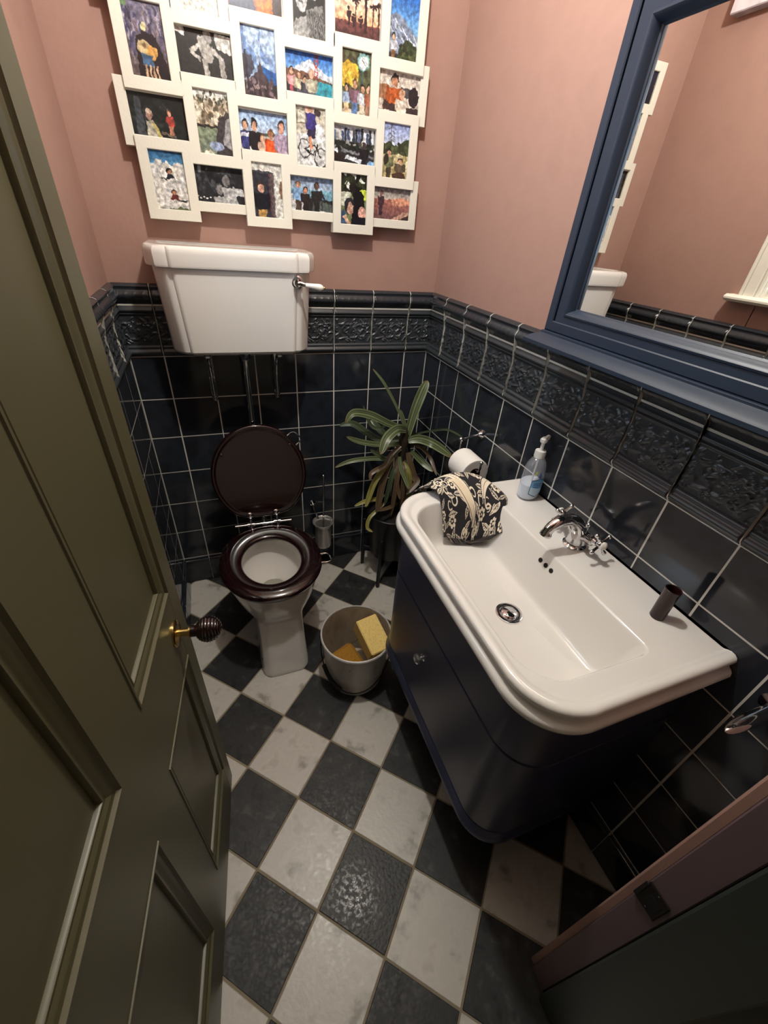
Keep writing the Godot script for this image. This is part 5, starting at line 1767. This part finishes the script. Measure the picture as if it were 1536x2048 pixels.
# ---------------------------------------------------------------- bucket and sponges
func bucket() -> void:
	var c := Vector3(-0.512, 0, 0.725)
	var o := thing("bucket", "scuffed white enamel bucket with a wire handle standing beside the toilet", "bucket", c)
	var b := MB.new()
	b.lathe([Vector2(0.0005, 0.004), Vector2(0.098, 0.004), Vector2(0.104, 0.001), Vector2(0.108, 0.004), Vector2(0.110, 0.012), Vector2(0.1175, 0.09), Vector2(0.1185, 0.092), Vector2(0.1195, 0.095), Vector2(0.1305, 0.236), Vector2(0.134, 0.239), Vector2(0.136, 0.2445), Vector2(0.134, 0.249), Vector2(0.130, 0.250), Vector2(0.1285, 0.246)], 48, Transform3D(Basis.IDENTITY, c))
	b.f.resize(b.f.size() - 48 * 3)
	part("shell", b, M.enamel, o)
	b = MB.new()
	b.lathe([Vector2(0.1285, 0.2475), Vector2(0.127, 0.235), Vector2(0.107, 0.014), Vector2(0.100, 0.008), Vector2(0.0005, 0.007)], 48, Transform3D(Basis.IDENTITY, c))
	b.f = b.f.slice(48 * 3 * 0)
	# drop the disc that would close the mouth
	var keep := PackedInt32Array()
	for i in range(0, b.f.size(), 3):
		var flat := true
		for q in 3:
			if absf(b.v[b.f[i + q]].y - 0.2475) > 0.0001:
				flat = false
		if not flat:
			keep.append_array(b.f.slice(i, i + 3))
	b.f = keep
	part("lining", b, M.enamel_inside, o)
	# handle hanging down on the left front, with a black grip
	b = MB.new()
	var pts := []
	var e1 := Vector3(-0.936, 0, -0.344)
	var out := Vector3(-0.344, 0, 0.936)
	for i in 19:
		var t := PI * i / 18.0
		pts.append(c + e1 * cos(t) * 0.136 + Vector3(0, 0.212 - 0.165 * sin(t), 0) + out * 0.127 * sin(t))
	b.tube(pts, 0.0022, 8)
	for s in [-1, 1]:
		b.ball(c + e1 * s * 0.135 + Vector3(0, 0.212, 0), 0.007, 10)
	var h := part("handle", b, M.dark_metal, o)
	b = MB.new()
	b.tube(pts.slice(3, 8), 0.0085, 12)
	part("grip", b, M.black, h)
	# sponges
	o = thing("sponge", "large yellow block sponge leaning in the bucket", "sponge", c + Vector3(0.03, 0.1, 0.0))
	b = MB.new()
	var sx := frame_of(Vector3(0.945, -0.10, -0.12).normalized(), Vector3(0.05, 0.93, 0.36).normalized(), Vector3.ZERO, Vector3(-0.448, 0.199, 0.727))
	sx.basis.z = sx.basis.x.cross(sx.basis.y).normalized()
	sx.basis.x = sx.basis.y.cross(sx.basis.z).normalized()
	sx.basis = sx.basis * Basis(Vector3.UP, 0.10)
	b.box(Vector3.ZERO, Vector3(0.088, 0.075, 0.142), 0.004, sx)
	part("block", b, M.sponge, o)
	b = MB.new()
	var cx := frame_of(Vector3(0.94, 0.1, -0.33).normalized(), Vector3(0, 0.95, 0.3).normalized(), Vector3.ZERO, Vector3(-0.546, 0.098, 0.738))
	cx.basis.z = cx.basis.x.cross(cx.basis.y).normalized()
	cx.basis.x = cx.basis.y.cross(cx.basis.z).normalized()
	b.box(Vector3.ZERO, Vector3(0.10, 0.05, 0.118), 0.012, cx)
	org = c + Vector3(-0.04, 0.06, 0)
	var sp := put("sponge", b.mesh(org), M.orange)
	sp.position = org
	tag(sp, "orange sponge lying at the bottom of the bucket", "sponge")

# ---------------------------------------------------------------- things on and round the basin
func soap() -> void:
	var c := Vector3(-0.040, 0.8805, 0.868)
	var o := thing("soap_bottle", "clear pump bottle of milky soap with a blue label at the basin's far end", "soap bottle", c)
	var xf := Transform3D(Basis(Vector3.UP, 0.5) * Basis.from_scale(Vector3(1.17, 1.08, 1.17)), c)
	var b := MB.new()
	b.lathe([Vector2(0.0005, 0.001), Vector2(0.031, 0.001), Vector2(0.0345, 0.005), Vector2(0.035, 0.02), Vector2(0.0345, 0.060), Vector2(0.033, 0.085), Vector2(0.0285, 0.102), Vector2(0.020, 0.114), Vector2(0.0125, 0.120), Vector2(0.0115, 0.128), Vector2(0.0005, 0.128)], 36, xf, 1.0, 0.74)
	part("bottle", b, M.clear, o)
	b = MB.new()
	b.lathe([Vector2(0.0005, 0.003), Vector2(0.030, 0.003), Vector2(0.0332, 0.007), Vector2(0.0338, 0.02), Vector2(0.0334, 0.045), Vector2(0.0005, 0.045)], 36, xf, 1.0, 0.74)
	part("liquid", b, M.liquid, o)
	b = MB.new()
	var up := Transform3D(Basis.IDENTITY, Vector3(0, 0.010, 0))
	b.lathe([Vector2(0.0005, 0.118), Vector2(0.0148, 0.118), Vector2(0.0155, 0.121), Vector2(0.0155, 0.136), Vector2(0.0145, 0.139), Vector2(0.006, 0.140), Vector2(0.0048, 0.142), Vector2(0.0048, 0.164), Vector2(0.0005, 0.164)], 24, up * Transform3D(Basis.IDENTITY, c))
	var pump := part("pump", b, M.white_plastic, o)
	b = MB.new()
	var nx := up * Transform3D(Basis(Vector3.UP, 0.5), c)
	b.box(Vector3(0, 0.170, 0.0), Vector3(0.020, 0.016, 0.018), 0.004, nx)
	b.box(Vector3(0.018, 0.173, 0.0), Vector3(0.030, 0.008, 0.011), 0.003, nx)
	b.box(Vector3(0.031, 0.167, 0.0), Vector3(0.007, 0.010, 0.008), 0.002, nx)
	part("nozzle", b, M.white_plastic, pump)
	b = MB.new()
	b.tube([c + Vector3(0, 0.012, 0), c + Vector3(0, 0.122, 0)], 0.0026, 8)
	part("dip_tube", b, M.white_plastic, pump)
	# label: a shield wrapped on the front, printed blue with a leaf and a drop
	var ink := Ink.new(160, 224)
	ink.im.fill(Color(0, 0, 0, 0))
	ink.poly([Vector2(0.08, 0.36), Vector2(0.5, 0.30), Vector2(0.92, 0.36), Vector2(0.92, 0.86), Vector2(0.5, 0.99), Vector2(0.08, 0.86)], C(44, 86, 132))
	ink.poly([Vector2(0.12, 0.39), Vector2(0.5, 0.33), Vector2(0.88, 0.39), Vector2(0.88, 0.84), Vector2(0.5, 0.96), Vector2(0.12, 0.84)], C(186, 214, 232))
	ink.poly([Vector2(0.12, 0.39), Vector2(0.5, 0.33), Vector2(0.88, 0.39), Vector2(0.88, 0.72), Vector2(0.12, 0.60)], C(110, 168, 214))
	for i in 3:
		ink.line(Vector2(0.22, 0.46 + 0.06 * i), Vector2(0.78 - 0.1 * i, 0.52 + 0.06 * i), 0.035, C(40, 84, 136))
	ink.poly([Vector2(0.5, 0.06), Vector2(0.64, 0.24), Vector2(0.5, 0.30), Vector2(0.38, 0.24)], C(92, 122, 178))
	ink.poly([Vector2(0.16, 0.06), Vector2(0.28, 0.0), Vector2(0.30, 0.12), Vector2(0.18, 0.2)], C(196, 204, 120))
	M.label = col(1, 1, 1, 0.4)
	M.label.albedo_texture = tex(ink.im)
	M.label.transparency = BaseMaterial3D.TRANSPARENCY_ALPHA_SCISSOR
	M.label.alpha_scissor_threshold = 0.5
	M.label.texture_repeat = false
	b = MB.new()
	var rows := []
	for i in 7:
		var row := PackedVector3Array()
		var y := 0.094 - 0.082 * i / 6.0
		var r := 0.0356 if y < 0.065 else lerpf(0.0356, 0.0325, (y - 0.065) / 0.025)
		for j in 13:
			var a := lerpf(2.85, 1.25, j / 12.0)
			row.append(xf * Vector3(cos(a) * r, y, sin(a) * r * 0.745))
		rows.append(row)
	b.grid(rows, false, false, false, false)
	part("label", b, M.label, o)

func paper() -> void:
	var ax := Vector3(-0.080, 0.848, 0.0)
	var o := thing("paper_holder", "open chrome toilet-roll hook on the right tiles between the plant and the basin", "roll holder", Vector3(0, 0.92, 0.525))
	var b := MB.new()
	b.lathe([Vector2(0.019, 0), Vector2(0.019, 0.004), Vector2(0.014, 0.007), Vector2(0.009, 0.012), Vector2(0.0065, 0.016), Vector2(0.0005, 0.018)], 24, frame_of(Vector3.UP, Vector3.LEFT, Vector3.BACK, Vector3(0.0005, 0.922, 0.524)))
	part("rose", b, M.chrome, o)
	b = MB.new()
	b.tube([Vector3(-0.01, 0.921, 0.524), Vector3(-0.070, 0.909, 0.522)] , 0.0048, 12)
	b.ball(Vector3(-0.080, 0.907, 0.521), 0.0095, 14)
	b.tube(smooth([Vector3(-0.080, 0.904, 0.521), Vector3(-0.080, 0.862, 0.523), Vector3(-0.080, 0.8475, 0.538), Vector3(-0.080, 0.8475, 0.575), Vector3(-0.080, 0.8475, 0.640), Vector3(-0.080, 0.850, 0.656), Vector3(-0.079, 0.862, 0.664), Vector3(-0.078, 0.882, 0.664)], 5), 0.0042, 12)
	b.ball(Vector3(-0.078, 0.886, 0.664), 0.0068, 12)
	part("arm", b, M.chrome, o)
	o = thing("toilet_roll", "white toilet roll hanging on the chrome hook above the patterned towel", "toilet roll", Vector3(ax.x, 0.78, 0.595))
	var xf := frame_of(Vector3.RIGHT, Vector3.BACK, Vector3.DOWN, Vector3(ax.x, 0.8435 - 0.014 + 0.004, 0.545))
	b = MB.new()
	b.lathe([Vector2(0.021, 0.002), Vector2(0.048, 0.0), Vector2(0.0515, 0.0015), Vector2(0.0525, 0.004), Vector2(0.0525, 0.096), Vector2(0.0515, 0.0985), Vector2(0.048, 0.100), Vector2(0.021, 0.098)], 44, xf)
	trim_caps(b, 44)
	part("roll", b, M.paper, o)
	b = MB.new()
	b.lathe([Vector2(0.0212, 0.001), Vector2(0.0212, 0.099), Vector2(0.0198, 0.099), Vector2(0.0198, 0.001), Vector2(0.0212, 0.001)], 32, xf)
	trim_caps(b, 32)
	part("core", b, M.card, o)

# a lathe closes both ends with a fan; take the fans away again
func trim_caps(b: MB, n: int) -> void:
	b.f.resize(b.f.size() - n * 6)

func brush() -> void:
	var c := Vector3(-0.484, 0.145, 0.066)
	var o := thing("brush_holder", "round chrome toilet-brush cup fixed to the tiles right of the toilet", "brush holder", c)
	var b := MB.new()
	b.lathe([Vector2(0.0005, 0.0), Vector2(0.030, 0.0), Vector2(0.037, 0.006), Vector2(0.0395, 0.014), Vector2(0.0405, 0.128), Vector2(0.043, 0.138), Vector2(0.050, 0.146), Vector2(0.0525, 0.149), Vector2(0.0515, 0.1515), Vector2(0.048, 0.1505), Vector2(0.041, 0.140), Vector2(0.0375, 0.13), Vector2(0.036, 0.02), Vector2(0.0005, 0.018)], 36, Transform3D(Basis.IDENTITY, c))
	part("cup", b, M.steel, o)
	b = MB.new()
	b.lathe([Vector2(0.016, 0), Vector2(0.016, 0.004), Vector2(0.008, 0.008), Vector2(0.006, 0.014), Vector2(0.0005, 0.016)], 20, frame_of(Vector3.RIGHT, Vector3(0, 0, 1), Vector3.DOWN, Vector3(-0.522, 0.372, 0.0)))
	b.ball(Vector3(-0.522, 0.372, 0.020), 0.0075, 12)
	b.tube(smooth([Vector3(-0.522, 0.370, 0.020), Vector3(-0.518, 0.345, 0.026), Vector3(-0.510, 0.322, 0.03), Vector3(-0.503, 0.300, 0.028), Vector3(-0.500, 0.288, 0.026)], 5), 0.004, 10)
	part("wall_mount", b, M.chrome, o)
	o = thing("toilet_brush", "toilet brush with a thin chrome handle standing in the chrome cup", "brush", c + Vector3(0, 0.022, 0))
	b = MB.new()
	b.tube([c + Vector3(0.001, 0.04, 0.002), c + Vector3(0.006, 0.402, -0.004)], 0.0042, 12)
	b.ball(c + Vector3(0.006, 0.406, -0.004), 0.0065, 12)
	part("handle", b, M.chrome, o)
	b = MB.new()
	b.lathe([Vector2(0.0005, 0.022), Vector2(0.024, 0.026), Vector2(0.028, 0.05), Vector2(0.024, 0.085), Vector2(0.010, 0.095), Vector2(0.0005, 0.096)], 20, Transform3D(Basis.IDENTITY, c))
	part("bristles", b, M.black, o)

func towel() -> void:
	# print: cream leaves, curls and blossoms on black, its own design
	var ink := Ink.new(640, 512)
	var bg := C(25, 21, 26)
	var cream := C(232, 218, 194)
	ink.im.fill(bg)
	var r := RandomNumberGenerator.new()
	r.seed = 91
	for i in 108:
		var p := Vector2((i % 12 + 0.5) / 12.0 + r.randf_range(-0.025, 0.025), (floorf(i / 12) + 0.5) / 9.0 + r.randf_range(-0.03, 0.03))
		var a := r.randf() * TAU
		var l := r.randf_range(0.052, 0.074)
		var d := Vector2(cos(a), sin(a) * 1.25) * l
		var n := Vector2(-sin(a), cos(a) * 1.25) * l * r.randf_range(0.26, 0.40)
		match i % 7:
			0, 1, 4, 6:
				ink.poly([p - d, p - d * 0.4 + n * 0.9, p + d * 0.2 + n, p + d, p + d * 0.2 - n, p - d * 0.4 - n * 0.9], cream.darkened(r.randf_range(0.0, 0.12)))
				ink.line(p - d * 0.8, p + d * 0.7, 0.006, bg)
				for k in 3:
					var q := p + d * (-0.4 + 0.35 * k)
					ink.line(q, q + d * 0.25 + n * 0.65, 0.004, bg)
					ink.line(q, q + d * 0.25 - n * 0.65, 0.004, bg)
			2:
				for k in 7:
					var b2 := TAU * k / 7.0 + a
					ink.ell(p.x + cos(b2) * l * 0.6, p.y + sin(b2) * l * 0.75, l * 0.25, l * 0.3, cream)
				ink.ell(p.x, p.y, l * 0.34, l * 0.42, bg)
				ink.ell(p.x, p.y, l * 0.16, l * 0.2, cream)
			3, 5:
				var q := p - d
				for k in 12:
					var t := k / 11.0
					var ang := a + t * 4.6
					var q2 := q + Vector2(cos(ang), sin(ang) * 1.25) * l * 0.28 * (1.0 - 0.5 * t)
					ink.line(q, q2, 0.017 * (1.0 - 0.55 * t), cream)
					q = q2
	# two broad pale stems sweep through it, with a big tapering leaf
	for s in [[0.16, 0.22, 0.46, 0.36, 0.50, 0.86], [0.95, 0.35, 0.70, 0.45, 0.66, 0.62]]:
		var prev := Vector2(s[0], s[1])
		for k in 24:
			var t := (k + 1) / 24.0
			var q := Vector2(s[0], s[1]).lerp(Vector2(s[2], s[3]), t).lerp(Vector2(s[2], s[3]).lerp(Vector2(s[4], s[5]), t), t)
			ink.line(prev, q, 0.07 * (0.5 + 0.5 * sin(PI * t)) + 0.018, bg)
			ink.line(prev, q, 0.07 * (0.5 + 0.5 * sin(PI * t)), cream)
			ink.line(prev, q, 0.005, C(120, 104, 84))
			prev = q
	ink.poly([Vector2(0.30, 0.42), Vector2(0.40, 0.44), Vector2(0.48, 0.58), Vector2(0.46, 0.82), Vector2(0.40, 0.70), Vector2(0.33, 0.58)], C(222, 204, 174))
	ink.line(Vector2(0.32, 0.46), Vector2(0.45, 0.78), 0.008, C(90, 76, 64))
	M.towel = col(1, 1, 1, 0.9)
	M.towel.albedo_texture = tex(ink.im)
	M.towel.rim_enabled = true
	M.towel.rim = 0.25
	M.towel.heightmap_enabled = true
	M.towel.heightmap_texture = tex(noise_image(256, 256, 77, 0.3, [Color.BLACK, Color.WHITE], 2))
	M.towel.heightmap_scale = 0.05
	var o := thing("hand_towel", "black and cream leaf-print hand towel draped over the far end of the basin", "towel", Vector3(-0.23, 0.78, 0.83))
	var ctl := [
		[Vector3(-0.372, 0.845, 0.757), Vector3(-0.30, 0.835, 0.755), Vector3(-0.20, 0.835, 0.755), Vector3(-0.125, 0.845, 0.760)],
		[Vector3(-0.368, 0.886, 0.768), Vector3(-0.295, 0.900, 0.762), Vector3(-0.20, 0.900, 0.765), Vector3(-0.128, 0.888, 0.775)],
		[Vector3(-0.345, 0.905, 0.790), Vector3(-0.278, 0.936, 0.783), Vector3(-0.195, 0.930, 0.790), Vector3(-0.132, 0.903, 0.802)],
		[Vector3(-0.326, 0.902, 0.822), Vector3(-0.268, 0.925, 0.822), Vector3(-0.192, 0.922, 0.835), Vector3(-0.126, 0.900, 0.850)],
		[Vector3(-0.318, 0.868, 0.850), Vector3(-0.262, 0.882, 0.866), Vector3(-0.195, 0.884, 0.885), Vector3(-0.128, 0.888, 0.890)],
		[Vector3(-0.316, 0.830, 0.866), Vector3(-0.258, 0.824, 0.882), Vector3(-0.205, 0.826, 0.904), Vector3(-0.150, 0.866, 0.915)],
		[Vector3(-0.315, 0.785, 0.886), Vector3(-0.262, 0.762, 0.897), Vector3(-0.213, 0.766, 0.916), Vector3(-0.169, 0.826, 0.952)],
	]
	var nu := 40
	var nv := 54
	var rows := []
	for i in nv + 1:
		var fv := float(i) / nv * (ctl.size() - 1)
		var iv := mini(int(fv), ctl.size() - 2)
		var row := []
		for j in nu + 1:
			var fu := float(j) / nu * 3.0
			var iu := mini(int(fu), 2)
			var line := []
			for q in 4:
				var rr: Array = ctl[clampi(iv - 1 + q, 0, ctl.size() - 1)]
				line.append(crom(rr[maxi(iu - 1, 0)], rr[iu], rr[iu + 1], rr[mini(iu + 2, 3)], fu - iu))
			var p := crom(line[0], line[1], line[2], line[3], fv - iv)
			var s := float(i) / nv
			var t := float(j) / nu
			var amp := 0.0045 * smoothstep(0.1, 0.5, s)
			p += Vector3(0.1, 0.35, 0.8) * amp * sin(t * 15.0 + s * 3.0 + 1.2 * sin(s * 7.0))
			p += Vector3(0, 1, 0.2) * 0.0035 * sin(t * 9.0 - s * 11.0)
			p.y += 0.004 * sin(t * 21.0) * smoothstep(0.85, 1.0, s)
			row.append(p)
		rows.append(row)
	var b := MB.new()
	var top := []
	for i in nv + 1:
		var ring := PackedVector3Array()
		for j in nu + 1:
			ring.append(rows[i][j])
		for j in range(nu, -1, -1):
			var du: Vector3 = rows[i][mini(j + 1, nu)] - rows[i][maxi(j - 1, 0)]
			var dv: Vector3 = rows[mini(i + 1, nv)][j] - rows[maxi(i - 1, 0)][j]
			var n := du.cross(dv).normalized()
			if n.y + n.z * 0.6 > 0:
				n = -n
			ring.append(rows[i][j] + n * 0.0035)
		top.append(ring)
	b.grid(top, true, true, true)
	# print runs across once: remap the ring coordinate
	for i in b.uv.size():
		var u := b.uv[i].x * (nu * 2 + 2)
		b.uv[i].x = (u if u <= nu else 2 * nu + 1 - u) / nu
	part("cloth", b, M.towel, o, 70.0)

func oddments() -> void:
	# open tube on the deck
	var c := Vector3(-0.062, 0.8795, 1.352)
	org = c
	var b := MB.new()
	b.lathe([Vector2(0.0005, 0.0005), Vector2(0.0135, 0.0005), Vector2(0.0145, 0.002), Vector2(0.0150, 0.074), Vector2(0.0158, 0.075), Vector2(0.0158, 0.079), Vector2(0.0148, 0.080), Vector2(0.0128, 0.079), Vector2(0.0125, 0.01), Vector2(0.0005, 0.009)], 28, Transform3D(Basis.IDENTITY, c))
	var o: Node3D = put("open_tube", b.mesh(org), M.maroon)
	o.position = c
	tag(o, "small dark maroon open tube standing on the near end of the basin deck", "tube")
	# chrome arm on the right wall by the doorway
	o = thing("towel_arm", "thick chrome towel arm reaching out from the right tiles below the basin's near end", "towel rail", Vector3(0, 0.83, 1.573))
	var ax := frame_of(Vector3.UP, Vector3.LEFT, Vector3.BACK, Vector3(0.0005, 0.854, 1.569))
	b = MB.new()
	b.lathe([Vector2(0.026, 0), Vector2(0.026, 0.005), Vector2(0.018, 0.010), Vector2(0.012, 0.014), Vector2(0.0005, 0.016)], 26, ax)
	part("rose", b, M.chrome, o)
	b = MB.new()
	b.lathe([Vector2(0.0005, 0.010), Vector2(0.0115, 0.011), Vector2(0.0122, 0.08), Vector2(0.0118, 0.10), Vector2(0.0102, 0.117), Vector2(0.0078, 0.128), Vector2(0.0045, 0.136), Vector2(0.0005, 0.139)], 22, ax)
	part("bar", b, M.chrome, o)
